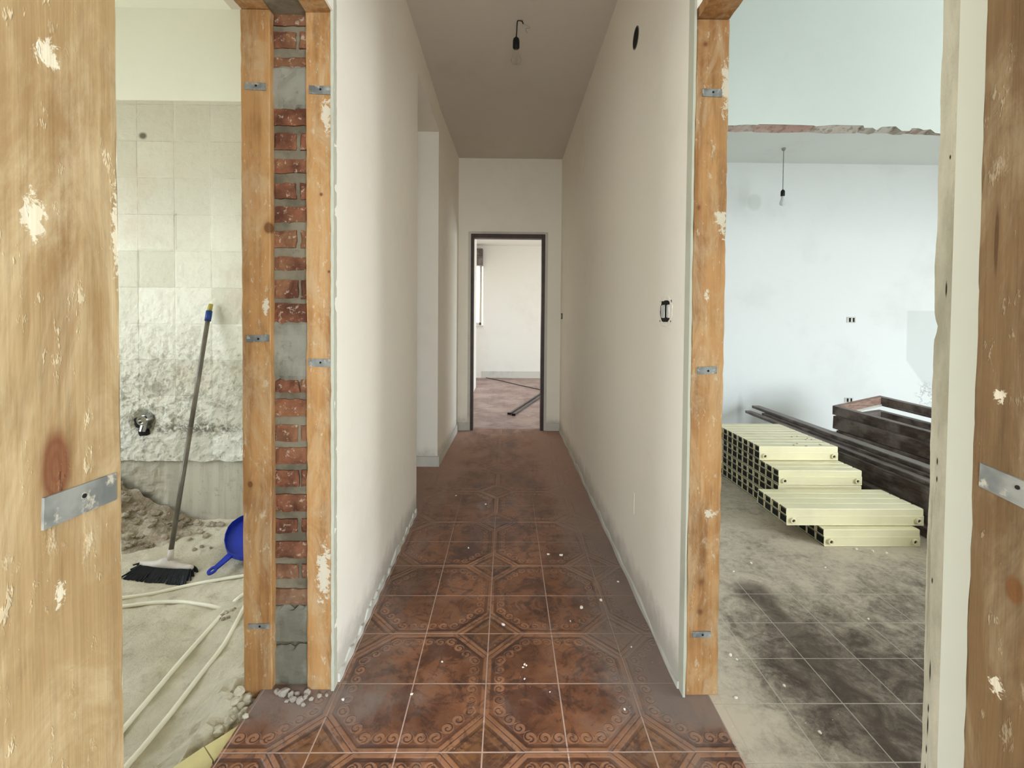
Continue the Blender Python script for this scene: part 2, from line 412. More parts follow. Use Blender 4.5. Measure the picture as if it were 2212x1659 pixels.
def glass():
    g = G('bulb_glass')
    tr = g.new('ShaderNodeBsdfTransparent'); gl = g.new('ShaderNodeBsdfGlossy'); gl.inputs['Roughness'].default_value = .05
    tr.inputs['Color'].default_value = (.93, .93, .91, 1)
    lw = g.new('ShaderNodeLayerWeight'); lw.inputs['Blend'].default_value = .35
    mx = g.new('ShaderNodeMixShader'); g.L.new(lw.outputs['Facing'], mx.inputs[0])
    g.L.new(tr.outputs[0], mx.inputs[1]); g.L.new(gl.outputs[0], mx.inputs[2])
    g.L.new(mx.outputs[0], g.t.nodes['Material Output'].inputs['Surface'])
    return g.m
M['glass'] = glass()
M['frost'] = plain('frosted_bulb', (214, 216, 212), .3, 0, .03, 10)

def P(x, y, ax, v): return tuple(at(x, y, ax, v))
M['woodL'] = wood('weathered_pine_left', (160, 134, 95), (130, 100, 64), splat=.55,
    knots=((P(122, 1012, 0, -.36), (.02, .0115, .030), (112, 70, 46)),),
    marks=((P(72, 468, 0, -.36), (.02, .0085, .018)), (P(105, 115, 0, -.36), (.02, .010, .011)), (P(130, 1285, 0, -.36), (.02, .004, .010)), (P(255, 505, 0, -.36), (.02, .006, .04))))
M['woodR'] = wood('weathered_pine_right', (116, 91, 60), (92, 69, 44), splat=.25,
    knots=((P(2152, 520, 0, .445), (.02, .0018, .030), (78, 54, 30)), (P(2190, 1275, 0, .445), (.02, .007, .012), (106, 70, 38))),
    marks=((P(2160, 855, 0, .445), (.02, .005, .006)), (P(2150, 1480, 0, .445), (.02, .006, .009))))
kn = lambda x, y, r, s=1.0: (P(x, y, 1, 1.53), (r, .03, r*s), (112, 72, 40))
M['woodP'] = wood('old_pine_posts', (184, 138, 86), (140, 96, 55), splat=.5,
    knots=(kn(1508, 1248, .017, 1.15), kn(1506, 1312, .014, 1.1), kn(1517, 105, .012), kn(1503, 452, .009, 1.5), kn(580, 492, .014, 1.3), kn(541, 1046, .008, 1.3), kn(694, 420, .005), kn(711, 587, .004)),
    marks=((P(1552, 480, 1, 1.53), (.022, .05, .06)), (P(1562, 200, 1, 1.53), (.02, .05, .09)), (P(706, 250, 1, 1.53), (.018, .05, .06)), (P(700, 1240, 1, 1.53), (.022, .05, .09)), (P(1524, 1105, 1, 1.53), (.022, .05, .013)), (P(1520, 640, 1, 1.53), (.008, .05, .02)), (P(575, 660, 1, 1.53), (.01, .05, .03))))

# ------------------------------------------------------------------ mesh helpers
def link(o):
    COL.objects.link(o); return o
def obj(name, bm, mt, parent=None, smooth=False, local=False):
    """one mesh object; world coordinates are kept when it gets a parent (unless local)"""
    me = bpy.data.meshes.new(name)
    if parent is not None and not local:
        off = Vector((0, 0, 0)); p = parent
        while p: off += p.location; p = p.parent
        bmesh.ops.translate(bm, vec=-off, verts=bm.verts)
    bmesh.ops.recalc_face_normals(bm, faces=bm.faces)
    bm.to_mesh(me); bm.free()
    for k in (mt if isinstance(mt, (list, tuple)) else [mt]): me.materials.append(k)
    if smooth:
        for p in me.polygons: p.use_smooth = True
    o = bpy.data.objects.new(name, me); link(o)
    if parent is not None: o.parent = parent
    return o
def thing(name, label, cat, loc=(0, 0, 0), group=None, rot=(0, 0, 0)):
    o = bpy.data.objects.new(name, None); link(o); o.location = loc; o.rotation_euler = rot
    o.empty_display_size = .1
    return tag(o, label, cat, group)
def tag(o, label, cat, group=None):
    o['label'] = label; o['category'] = cat
    if group: o['group'] = group
    return o
def struct(name, bm, mt, label=None, cat=None, parent=None):
    o = obj(name, bm, mt, parent)
    o['kind'] = 'structure'
    if label: o['label'] = label; o['category'] = cat or 'wall'
    return o
def box(bm, x0, x1, y0, y1, z0, z1, mi=0, bev=0.0):
    r = bmesh.ops.create_cube(bm, size=1)
    vs = r['verts']
    for v in vs: v.co = Vector(((x0+x1)/2+v.co.x*(x1-x0), (y0+y1)/2+v.co.y*(y1-y0), (z0+z1)/2+v.co.z*(z1-z0)))
    fs = {f for v in vs for f in v.link_faces}
    for f in fs: f.material_index = mi
    if bev:
        es = {e for v in vs for e in v.link_edges}
        r = bmesh.ops.bevel(bm, geom=list(es), offset=bev, segments=2, affect='EDGES', profile=.6)
        for f in r['faces']: f.material_index = mi
    return vs
def boxes(*bs, **k):
    bm = bmesh.new()
    for b in bs: box(bm, *b, **k)
    return bm
def beam(bm, o, L, W, D, length, w, d, n=40, jit=.0015, ch=.003, seed=0):
    """a sawn board from o along L, w wide along W, d deep along D, edges a little worn"""
    o, L, W, D = Vector(o), Vector(L), Vector(W), Vector(D)
    rings = []
    sec = [(0, ch), (0, d-ch), (ch, d), (w-ch, d), (w, d-ch), (w, ch), (w-ch, 0), (ch, 0)]
    for i in range(n+1):
        t = length*i/n; vs = []
        for k, (a, b) in enumerate(sec):
            q = o + L*t
            j = noise.noise(Vector((seed*7.3+k*3.1, t*9, .5)))*jit + noise.noise(Vector((seed*3.3+k*5.1, t*38, 2.5)))*jit*.8
            sa = 1 if a < w/2 else -1; sb = 1 if b < d/2 else -1
            vs.append(bm.verts.new(q + W*(a+sa*abs(j)) + D*(b+sb*abs(j)*.6)))
        rings.append(vs)
    for r0, r1 in zip(rings, rings[1:]):
        for k in range(8): bm.faces.new((r0[k], r0[(k+1) % 8], r1[(k+1) % 8], r1[k]))
    bm.faces.new(rings[0][::-1]); bm.faces.new(rings[-1])
def cyl(bm, a, b, r, seg=16, r2=None, cap=True):
    a, b = Vector(a), Vector(b); d = (b-a); q = d.to_track_quat('Z', 'Y'); r2 = r if r2 is None else r2
    A = [bm.verts.new(a+q@Vector((math.cos(2*PI*i/seg)*r, math.sin(2*PI*i/seg)*r, 0))) for i in range(seg)]
    B = [bm.verts.new(b+q@Vector((math.cos(2*PI*i/seg)*r2, math.sin(2*PI*i/seg)*r2, 0))) for i in range(seg)]
    for i in range(seg): bm.faces.new((A[i], A[(i+1) % seg], B[(i+1) % seg], B[i]))
    if cap: bm.faces.new(A[::-1]); bm.faces.new(B)
def ring_tube(bm, a, b, ro, ri, seg=20):
    a, b = Vector(a), Vector(b); q = (b-a).to_track_quat('Z', 'Y')
    def c(p, r): return [bm.verts.new(p+q@Vector((math.cos(2*PI*i/seg)*r, math.sin(2*PI*i/seg)*r, 0))) for i in range(seg)]
    A, B, C, D = c(a, ro), c(b, ro), c(b, ri), c(a, ri)
    for R0, R1 in ((A, B), (B, C), (C, D), (D, A)):
        for i in range(seg): bm.faces.new((R0[i], R0[(i+1) % seg], R1[(i+1) % seg], R1[i]))
def smooth_path(pts, n=8):
    P_ = [Vector(p) for p in pts]; P_ = [P_[0]*2-P_[1]] + P_ + [P_[-1]*2-P_[-2]]; out = []
    for i in range(1, len(P_)-2):
        for k in range(n):
            t = k/n; a, b, c, d = P_[i-1:i+3]
            out.append(.5*((2*b)+(c-a)*t+(2*a-5*b+4*c-d)*t*t+(3*b-a-3*c+d)*t**3))
    out.append(P_[-2]); return out
def tube(bm, pts, r, seg=10, n=8, cap=True):
    ps = smooth_path(pts, n) if n > 1 else [Vector(p) for p in pts]
    rings = []; up = Vector((0, 0, 1)); prev = None
    for i, p in enumerate(ps):
        t = (ps[min(i+1, len(ps)-1)]-ps[max(i-1, 0)]).normalized()
        if prev is None:
            a = t.orthogonal().normalized()
        else:
            a = (prev - t*prev.dot(t)).normalized()
        prev = a; b = t.cross(a)
        rr = r(i/(len(ps)-1)) if callable(r) else r
        rings.append([bm.verts.new(p+(a*math.cos(2*PI*k/seg)+b*math.sin(2*PI*k/seg))*rr) for k in range(seg)])
    for r0, r1 in zip(rings, rings[1:]):
        for k in range(seg): bm.faces.new((r0[k], r0[(k+1) % seg], r1[(k+1) % seg], r1[k]))
    if cap: bm.faces.new(rings[0][::-1]); bm.faces.new(rings[-1])
def lathe(bm, c, prof, seg=24):
    """prof: (radius, z) from bottom to top, around a vertical axis at c"""
    c = Vector(c); rings = []
    for r, z in prof:
        rings.append([bm.verts.new(c+Vector((math.cos(2*PI*k/seg)*max(r, .0002), math.sin(2*PI*k/seg)*max(r, .0002), z))) for k in range(seg)])
    for r0, r1 in zip(rings, rings[1:]):
        for k in range(seg): bm.faces.new((r0[k], r0[(k+1) % seg], r1[(k+1) % seg], r1[k]))
    bm.faces.new(rings[0][::-1]); bm.faces.new(rings[-1])
def lump(bm, c, r, seed=0, sq=(1, 1, .6), sub=2):
    rr = bmesh.ops.create_icosphere(bm, subdivisions=sub, radius=1)
    for v in rr['verts']:
        k = 1+.45*noise.noise(v.co*1.6+Vector((seed*3.7, seed*1.3, seed))) + .2*noise.noise(v.co*4+Vector((seed, 0, seed*2)))
        v.co = Vector(c)+Vector((v.co.x*sq[0], v.co.y*sq[1], v.co.z*sq[2]))*r*k
def prism(bm, pts, ext):
    """a polygon (list of 3-D points) with thickness along ext"""
    e = Vector(ext); A = [bm.verts.new(Vector(p)) for p in pts]; B = [bm.verts.new(Vector(p)+e) for p in pts]
    bm.faces.new(A[::-1]); bm.faces.new(B); n = len(pts)
    for i in range(n): bm.faces.new((A[i], A[(i+1) % n], B[(i+1) % n], B[i]))

# ------------------------------------------------------------------ the setting
CEIL = 3.03
HX0, HX1 = -.575, .600           # the passage between its two walls
# floors
struct('floor', boxes((-.82, .69, -2.3, 5.18, -.10, 0), (-1.6, -.82, -2.3, .2, -.1, 0), (.69, 2.1, -2.3, -.5, -.1, 0), (-1.5, -.82, 2.72, 3.95, -.10, 0)), M['floor'])
struct('floor_right', boxes((.69, 6.1, -.5, 5.25, -.10, -.001)), M['floorr'])
struct('floor_far', boxes((-1.4, 3.6, 5.18, 9.75, -.10, -.001)), M['floorfar'])
# sandy bathroom ground: a modelled surface
def ground(x, y):
    z = -.055
    z += .030*noise.noise(Vector((x*2.2, y*2.2, 3))) + .013*noise.noise(Vector((x*7, y*7, 1))) + .006*noise.noise(Vector((x*22, y*22, 5)))
    # ridge of swept sand beside the tile edge
    d = -.82-x
    z += .062*math.exp(-((d-.10)/.075)**2) * (1 if y > 1.0 else .4) * max(0, 1-max(0, y-1.6)*2) * (.7+.7*noise.noise(Vector((x*17, y*17, 8)))+.25*noise.noise(Vector((x*44, y*44, 3))))
    if y < 1.46: z -= .035*math.exp(-((d-.035)/.04)**2)
    z = max(z, -.09)
    z += .016*math.exp(-(((x+1.265)/.05)**2+((y-1.985)/.045)**2))*(1+.6*noise.noise(Vector((x*50, y*50, 1))))
    # hollow between the two long pipes
    z -= .022*math.exp(-((x+1.13+.52*(y-1.6))/.09)**2)*(1 if y < 2.1 else 0)
    # banked up towards the end wall
    b = max(0, y-2.28)
    z += .22*b*(1 if x > -1.75 else 1+(-1.75-x)*1.0) + .0
    return z
bm = bmesh.new(); NX, NY = 150, 150; vv = []
for j in range(NY+1):
    for i in range(NX+1):
        x = -3.2+(-.815+3.2)*i/NX; y = .43+(2.74-.43)*j/NY
        vv.append(bm.verts.new((x, y, ground(x, y))))
for j in range(NY):
    for i in range(NX):
        a = j*(NX+1)+i; bm.faces.new((vv[a], vv[a+1], vv[a+NX+2], vv[a+NX+1]))
struct('floor_bathroom', bm, M['sand'])
bpy.context.view_layer.update()

# ceilings
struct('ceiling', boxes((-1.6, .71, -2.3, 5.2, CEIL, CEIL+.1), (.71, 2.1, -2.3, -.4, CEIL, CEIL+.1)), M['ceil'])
struct('ceiling_right', boxes((.71, 6.2, -.6, 5.3, CEIL, CEIL+.1)), M['ceilr'])
struct('ceiling_bathroom', boxes((-3.3, -1.6, .3, 2.95, CEIL, CEIL+.1)), M['bathtop'])
struct('ceiling_far', boxes((-1.5, 3.7, 5.2, 9.8, 2.77, 2.87)), M['far'])

# passage walls
ZH2_ = at(690, 27, 1, 1.528).z
bm = boxes((-.655, HX0, 1.531, 1.60, -.1, CEIL), (-.88, -.80, 1.5605, 1.60, -.1, CEIL), (-.88, HX0, 1.60, 2.93, -.1, CEIL), (-.88, HX0, .66, 1.531, 2.40, CEIL), (-.5815, HX0, .66, 1.531, ZH2_, 2.40), (-1.6, HX0, 2.93, 3.86, 2.812, CEIL))
struct('wall_left', bm, M['hall'])
bm = bmesh.new()
prism(bm, [(-1.6, 3.86, -.05), (HX0-.005, 3.86, -.05), (-.545, 5.11, -.05), (-1.6, 5.11, -.05)], (0, 0, CEIL+.05))
struct('wall_left_far', bm, M['hall'])
struct('wall_niche', boxes((-1.6, -1.5, 2.93, 3.86, -.05, 2.85)), M['hall'])
struct('wall_right', boxes((HX1, .70, 1.525, 5.11, -.05, CEIL), (HX1, .70, .64, 1.525, 2.36, CEIL)), M['hall'])
struct('wall_end', boxes((-1.6, -.403, 5.11, 5.24, -.05, CEIL), (.421, .71, 5.11, 5.24, -.05, CEIL), (-.403, .421, 5.11, 5.24, 2.196, CEIL)), M['hall'])
# right room
struct('wall_right_back', boxes((.70, 6.1, 5.15, 5.28, -.05, CEIL)), M['rightback'])
struct('wall_right_side', boxes((6.0, 6.12, -.5, 5.25, -.05, CEIL)), M['right'])
struct('wall_right_inner', boxes((.70, .714, 1.53, 5.15, 0, CEIL), (.70, .714, -.5, .64, 0, CEIL), (.70, .714, .64, 1.53, 2.36, CEIL)), M['right'])
WX0, WX1, WZ1 = 4.0, 5.8, 2.4
NY_ = -.40
struct('wall_right_near', boxes((.71, WX0, NY_-.12, NY_, -.05, CEIL), (WX1, 6.1, NY_-.12, NY_, -.05, CEIL), (WX0, WX1, NY_-.12, NY_, WZ1, CEIL)), M['right'])
# the doorway the photograph is taken through
struct('wall_near_left', boxes((-3.3, -.381, .08, .428, -.1, CEIL), (-.88, HX0, .428, .66, -.1, CEIL)), M['mortar'])
struct('wall_near_right', boxes((.467, .60, .08, .428, -.1, CEIL), (.593, .70, .08, .604, -.1, CEIL)), M['strip'])
struct('wall_near_top', boxes((-.381, .467, .08, .428, 2.34, CEIL)), M['rough'])
# room behind the camera, its window openings added for the entry lamps
struct('wall_entry_left', boxes((-1.6, -1.5, -2.2, .08, -.1, CEIL)), M['hall'])
struct('wall_entry_right', boxes((2.0, 2.1, -2.2, -.4, -.1, CEIL)), M['hall'])
EY = -2.2
struct('wall_entry_back', boxes((-1.6, -1.4, EY-.1, EY, -.1, CEIL), (-.1, .25, EY-.1, EY, -.1, CEIL), (1.8, 2.1, EY-.1, EY, -.1, CEIL), (-1.4, 1.8, EY-.1, EY, -.1, .3), (-1.4, 1.8, EY-.1, EY, 2.4, CEIL)), M['hall'])
# bathroom
struct('wall_bathroom_side', boxes((-3.3, -3.2, .43, .75, -.15, CEIL), (-3.3, -3.2, 2.15, 2.85, -.15, CEIL), (-3.3, -3.2, .75, 2.15, -.15, .7), (-3.3, -3.2, .75, 2.15, 2.45, CEIL)), M['bathtop'])
struct('wall_bathroom_top', boxes((-3.3, -.88, 2.694, 2.93, 2.506, CEIL)), M['bathtop'])
# stripped tile zone, modelled relief
bm = bmesh.new(); NX, NZ = 170, 150; vv = []
for k in range(NZ+1):
    for i in range(NX+1):
        x = -3.2+(-.88+3.2)*i/NX; z = .405+(2.506-.405)*k/NZ
        u = (x+2.154)/.212; v = (z-1.215)/.212
        cu, cv = math.floor(u), math.floor(v); fu, fv = u-cu, v-cv
        low = min(1, max(.12, (1.75-z)/1.0))
        d = .0035*noise.noise(Vector((cu*5.3, cv*3.7, 1.5)))
        e = min(fu, 1-fu, fv, 1-fv)
        if e < .05: d += .0022*(1-e/.05)*max(0, min(1, .5+1.4*noise.noise(Vector((x*4, 2, z*4)))))
        d += low*(.007*noise.noise(Vector((x*17, 0, z*17)))+.007*noise.noise(Vector((x*41, 3, z*41))))
        hr = math.hypot((x+2.128)/.055, (z-.645)/.06)
        if hr < 1.3: d += .05*max(0, 1.3-hr)
        if z < .5: d -= .006*noise.noise(Vector((x*30, 9, 0)))
        vv.append(bm.verts.new((x, 2.70+d, z + (.012*noise.noise(Vector((x*12, 4, 4))) if k == 0 else 0))))
for k in range(NZ):
    for i in range(NX):
        a = k*(NX+1)+i; bm.faces.new((vv[a], vv[a+1], vv[a+NX+2], vv[a+NX+1]))
box(bm, -3.3, -.88, 2.77, 2.93, -.1, 2.51)
struct('wall_bathroom', bm, M['bathwall'])
bm = bmesh.new(); NX, NZ = 140, 36; vv = []
for k in range(NZ+1):
    for i in range(NX+1):
        x = -3.2+(-.88+3.2)*i/NX; z = -.1+(.44+.1)*k/NZ
        rough = min(1, max(.08, (-1.98-x)/.12+.3))
        d = rough*(.014*noise.noise(Vector((x*9, 1, z*9)))+.010*noise.noise(Vector((x*26, 7, z*26))))
        if k == NZ: d -= .006
        vv.append(bm.verts.new((x, 2.722+d, z)))
for k in range(NZ):
    for i in range(NX):
        a = k*(NX+1)+i; bm.faces.new((vv[a], vv[a+1], vv[a+NX+2], vv[a+NX+1]))
box(bm, -3.3, -.88, 2.76, 2.93, -.12, .40)
struct('wall_bathroom_plinth', bm, M['cement'])
# far room
bm = boxes((-.70, -.555, 5.24, 8.3, -.05, 2.8), (-1.4, -1.28, 8.2, 9.6, -.05, 2.8))
struct('wall_far_left', bm, M['far'])
struct('wall_far_back', boxes((-.505, 3.6, 9.59, 9.75, -.05, 2.8), (-1.3, -.505, 9.59, 9.75, -.05, 1.1), (-1.3, -.505, 9.59, 9.75, 2.62, 2.8)), M['far'])
struct('wall_far_right', boxes((3.5, 3.62, 5.2, 6.2, -.05, 2.8), (3.5, 3.62, 8.6, 9.6, -.05, 2.8), (3.5, 3.62, 6.2, 8.6, 2.3, 2.8)), M['far'])
struct('wall_far_front', boxes((.6, 3.6, 5.24, 5.3, -.05, 2.8)), M['far'])

# bits of trim
struct('baseboard_niche', boxes((-1.5, -.578, 3.846, 3.861, 0, .085), (-1.5, -.578, 3.842, 3.861, .078, .086)), M['base'])
bm = bmesh.new()
prism(bm, [(-.58, 3.846, 0), (-.566, 3.846, 0), (-.533, 5.11, 0), (-.548, 5.11, 0)], (0, 0, .085))
struct('baseboard_left', bm, M['base'])
struct('baseboard_end', boxes((-.535, -.435, 5.096, 5.112, 0, .085), (.452, .60, 5.096, 5.112, 0, .085)), M['base'])
struct('baseboard_far', boxes((-.505, 3.5, 9.574, 9.592, 0, .14)), M['base'])
def ragged(bm, fn, n, hmin, hmax, seed):
    pts0, pts1 = [], []
    for i in range(n+1):
        t = i/n; h = hmin+(hmax-hmin)*max(0, min(1, .45+.8*noise.noise(Vector((t*9, seed, 1)))+.4*noise.noise(Vector((t*31, seed, 4)))))
        pts0.append(fn(t, 0, 0)); pts1.append(fn(t, h, 0))
    A = [bm.verts.new(p) for p in pts0]; B = [bm.verts.new(p) for p in pts1]
    A2 = [bm.verts.new(fn(i/n, 0, 1)) for i in range(n+1)]
    B2 = [bm.verts.new(Vector(fn(i/n, 0, 1)) + (B[i].co-A[i].co)*.9) for i in range(n+1)]
    for i in range(n):
        bm.faces.new((A[i], A[i+1], B[i+1], B[i])); bm.faces.new((A2[i], A2[i+1], B2[i+1], B2[i]))
        bm.faces.new((B[i], B[i+1], B2[i+1], B2[i])); bm.faces.new((A[i], A[i+1], A2[i+1], A2[i]))
    for i in (0, n): bm.faces.new((A[i], B[i], B2[i], A2[i]))
bm = bmesh.new()
ragged(bm, lambda t, h, k: (HX0+(.007+.002*math.sin(t*80) if k else 0), 1.56+t*1.37, h-.002), 130, .012, .060, 3)
struct('trim_1', bm, M['rough'])
bm = bmesh.new()
ragged(bm, lambda t, h, k: (HX1-(.007+.002*math.sin(t*60) if k else 0), 1.53+t*3.56, h-.002), 260, .008, .055, 9)
struct('trim_2', bm, M['rough'])
# upright plaster arrises beside the posts
bm = bmesh.new(); beam(bm, (-.585, 1.5215, 0), (0, 0, 1), (1, 0, 0), (0, 1, 0), 2.99, .0112, .03, 220, .0022, .001, 31)
struct('trim_3', bm, M['edge'])
bm = bmesh.new()
ragged(bm, lambda t, h, k: (HX1-.001+h, 1.497+(-.003 if k else .04), t*2.99), 200, .006, .012, 15)
struct('trim_4', bm, M['edge'])
# grey broken reveal at the near side of the right doorway
bm = bmesh.new()
n = 320; A, B = [], []
for i in range(n+1):
    z = i/n*CEIL
    y = .6405+.0016*noise.noise(Vector((z*5, 2, 2)))+.0016*noise.noise(Vector((z*16, 1, 7)))+.0008*noise.noise(Vector((z*60, 1, 7)))
    y -= .006*math.exp(-((z-1.257)/.012)**2)
    d = .603+.0015*noise.noise(Vector((z*6, 5, 5)))
    A.append((bm.verts.new((d+.004, .600, z)), bm.verts.new((d, .622, z)), bm.verts.new((d+.002, y, z)), bm.verts.new((.7, y+.006*noise.noise(Vector((z*9, 7, 0))), z)), bm.verts.new((.7, .600, z))))
for a, b in zip(A, A[1:]):
    for k in range(5): bm.faces.new((a[k], a[(k+1) % 5], b[(k+1) % 5], b[k]))
bm.faces.new(A[0][::-1]); bm.faces.new(A[-1])
struct('trim_5', bm, M['greyedge'])
def broken():
    g = G('broken_brick_edge'); w = g.world()
    n = g.noise(w, 3.5, 4, .6); n2 = g.noise(w, 30, 5, .7)
    col = g.mix(g.ramp(n, .42, .58), lin((176, 146, 134)), lin((190, 186, 174)))
    col = g.mix(g.mul(g.ramp(n2, .5, .62), .6), col, lin((120, 100, 90)))
    return g.out(col, .9, g.bump(n2, .6, .006), spec=.1)
# downstand left from a removed partition in the right room
bm = bmesh.new()
edge = [(1560, 271), (1585, 271), (1600, 270), (1613, 269), (1636, 270), (1640, 268), (1690, 269), (1758, 271), (1762, 273), (1800, 270), (1865, 271), (1867, 276), (1885, 276), (1893, 281), (1905, 274), (1935, 273), (1948, 283), (1965, 283), (1970, 277), (1985, 277), (1995, 281), (2010, 279), (2020, 287), (2060, 293)]
LY = 2.45
fr = [at(x, y, 1, LY) for x, y in edge]
fr = [Vector((.716, LY, fr[0].z))] + fr + [Vector((6.0, LY, fr[-1].z-.02))]
base_z = fr[1].z-.006
n = len(fr)
t0 = [bm.verts.new((p.x, LY, CEIL+.02)) for p in fr]; f0 = [bm.verts.new(p) for p in fr]
f1 = [bm.verts.new((p.x, LY+.008, p.z)) for p in fr]
bk = [bm.verts.new((p.x, LY+.055+.003*math.sin(i*2), base_z-.004+.003*math.sin(i*1.7)+min(0, p.z-base_z)*.3)) for i, p in enumerate(fr)]
bt = [bm.verts.new((p.x, LY+.055, CEIL+.02)) for p in fr]
for i in range(n-1):
    bm.faces.new((t0[i], t0[i+1], f0[i+1], f0[i]))
    f = bm.faces.new((f0[i], f0[i+1], f1[i+1], f1[i])); f.material_index = 1
    f = bm.faces.new((f1[i], f1[i+1], bk[i+1], bk[i])); f.material_index = 1
    bm.faces.new((bk[i], bk[i+1], bt[i+1], bt[i]))
struct('trim_6', bm, [paint('lintel_plaster', (206, 213, 205), (196, 202, 194), .3, .15), broken()])

# brick core between the two posts of the bathroom doorway
CY = 1.567
def zz(y): return at(626, y, 1, CY).z
bm = boxes((-.792, -.655, CY, 1.62, -.02, 2.42))
cs = [(26, 58, 0), (72, 106, 1), (126, 150, 0), (237, 273, 0), (289, 325, 1), (345, 375, 0), (397, 430, 1), (447, 480, 0), (499, 536, 1), (555, 584, 0), (605, 645, 1), (655, 702, 0),
      (819, 847, 1), (862, 899, 0), (917, 952, 1), (966, 1001, 0), (1015, 1050, 1), (1067, 1102, 0), (1119, 1148, 1), (1168, 1203, 0), (1217, 1249, 1), (1270, 1303, 0), (-30, 10, 1)]
def brick(bm, x0, x1, z0, z1, s):
    n, m_ = 8, 5; y = CY-.010+rnd(-.003, .003); g_ = []
    for k in range(m_+1):
        for i in range(n+1):
            e = (i in (0, n)) or (k in (0, m_))
            p = Vector((x0+(x1-x0)*i/n, y+(.004 if e else 0), z0+(z1-z0)*k/m_))
            q = p*42+Vector((s, 0, 0))
            p += Vector((noise.noise(q), noise.noise(q+Vector((9, 0, 0))), noise.noise(q+Vector((0, 9, 0)))))*.0045
            g_.append(bm.verts.new(p))
    for k in range(m_):
        for i in range(n):
            a = k*(n+1)+i; bm.faces.new((g_[a], g_[a+1], g_[a+n+2], g_[a+n+1])).material_index = 1
    rim = [i for i in range(n+1)]+[k*(n+1)+n for k in range(1, m_+1)]+[m_*(n+1)+i for i in range(n-1, -1, -1)]+[k*(n+1) for k in range(m_-1, 0, -1)]
    bk = [bm.verts.new((g_[i].co.x, CY+.01, g_[i].co.z)) for i in rim]
    for j in range(len(rim)):
        l = (j+1) % len(rim)
        bm.faces.new((g_[rim[j]], g_[rim[l]], bk[l], bk[j])).material_index = 1
for (a, b, k) in cs:
    z1, z0 = zz(a), zz(b)
    if k == 0: brick(bm, -.79, -.657, z0, z1, a)
    else: brick(bm, -.79, -.710+rnd(-.006, .006), z0, z1, a); brick(bm, -.700, -.657, z0, z1, a)
def patch(bm, y0, y1, s):
    z1, z0 = zz(y0), zz(y1); n = 12; vs = []
    for k in range(n+1):
        for i in range(9):
            x = -.788+.129*i/8; z = z0+(z1-z0)*k/n
            e = .020*noise.noise(Vector((x*60, s, 0))) if k in (0, n) else 0
            d = .006+.006*noise.noise(Vector((x*24, s, z*24)))
            if k in (0, n): d = -.004
            vs.append(bm.verts.new((x, CY-.009-d, z+e)))
    for k in range(n):
        for i in range(8):
            f = bm.faces.new((vs[k*9+i], vs[k*9+i+1], vs[k*9+i+10], vs[k*9+i+9])); f.material_index = 2
patch(bm, 145, 238, 2); patch(bm, 690, 822, 5); patch(bm, 1306, 1385, 8); patch(bm, 1390, 1496, 11)
struct('wall_left_masonry', bm, [M['mortar'], M['brick'], M['patch']])

# ------------------------------------------------------------------ rough wooden door frames
def strap(parent, pts, ext, holes, hr=.0035):
    """nailed metal tie: quadrilateral with thickness and a dark nail hole"""
    bm = bmesh.new(); prism(bm, pts, ext)
    o = obj('metal_strap', bm, M['steel'], parent); o['label'] = 'grey metal strap'
    for h in holes:
        b2 = bmesh.new(); e = Vector(ext); h = Vector(h)
        cyl(b2, h+e*.6, h+e*1.35, hr, 10)
        obj('nail_hole', b2, M['dark'], o)
def face_strap(parent, x, y, wpx, hpx, Y, tilt=0):
    c = [at(x-wpx/2, y-hpx/2, 1, Y), at(x+wpx/2, y-hpx/2+tilt, 1, Y), at(x+wpx/2, y+hpx/2+tilt, 1, Y), at(x-wpx/2, y+hpx/2, 1, Y)]
    strap(parent, c, (0, -.003, 0), [at(x+2, y, 1, Y)])
PYF = 1.528
ZH1, ZH2 = at(556, 19, 1, PYF).z, at(690, 27, 1, PYF).z
# bathroom doorway, inner (left) frame
t = thing('wooden_door_frame', 'rough pine door frame left of the exposed brick strip, on the bathroom side', 'door frame', (-.83, 1.56, 0))
bm = bmesh.new(); beam(bm, (-.882, PYF, -.06), (0, 0, 1), (1, 0, 0), (0, 1, 0), ZH1+.058, .097, .032, 60, .003, .003, 1)
obj('jamb', bm, M['woodP'], t)
bm = bmesh.new(); beam(bm, (-.882, .66, ZH1), (0, 1, 0), (1, 0, 0), (0, 0, 1), .90, .097, .035, 30, .003, .003, 2)
obj('header', bm, M['woodP'], t)
face_strap(t, 552, 186, 46, 16, PYF-.0005, 2); face_strap(t, 557, 732, 50, 15, PYF-.0005, -2); face_strap(t, 560, 1352, 46, 10, PYF-.0005)
# bathroom doorway, hall-side frame
t = thing('wooden_door_frame', 'rough pine door frame between the exposed brick strip and the white passage wall', 'door frame', (-.62, 1.56, 0))
bm = bmesh.new(); beam(bm, (-.669, PYF, -.0), (0, 0, 1), (1, 0, 0), (0, 1, 0), ZH2+.001, .088, .032, 60, .004, .003, 3)
obj('jamb', bm, M['woodP'], t)
bm = bmesh.new(); beam(bm, (-.669, .66, ZH2), (0, 1, 0), (1, 0, 0), (0, 0, 1), .90, .088, .035, 30, .003, .003, 4)
obj('header', bm, M['woodP'], t)
face_strap(t, 691, 194, 46, 18, PYF-.0005, 2); face_strap(t, 691, 783, 48, 17, PYF-.0005, 1)
# bare gap above the bricks between both headers
struct('trim_7', boxes((-.785, -.669, .66, 1.60, ZH2+.01, 2.42)), M['mortar'])
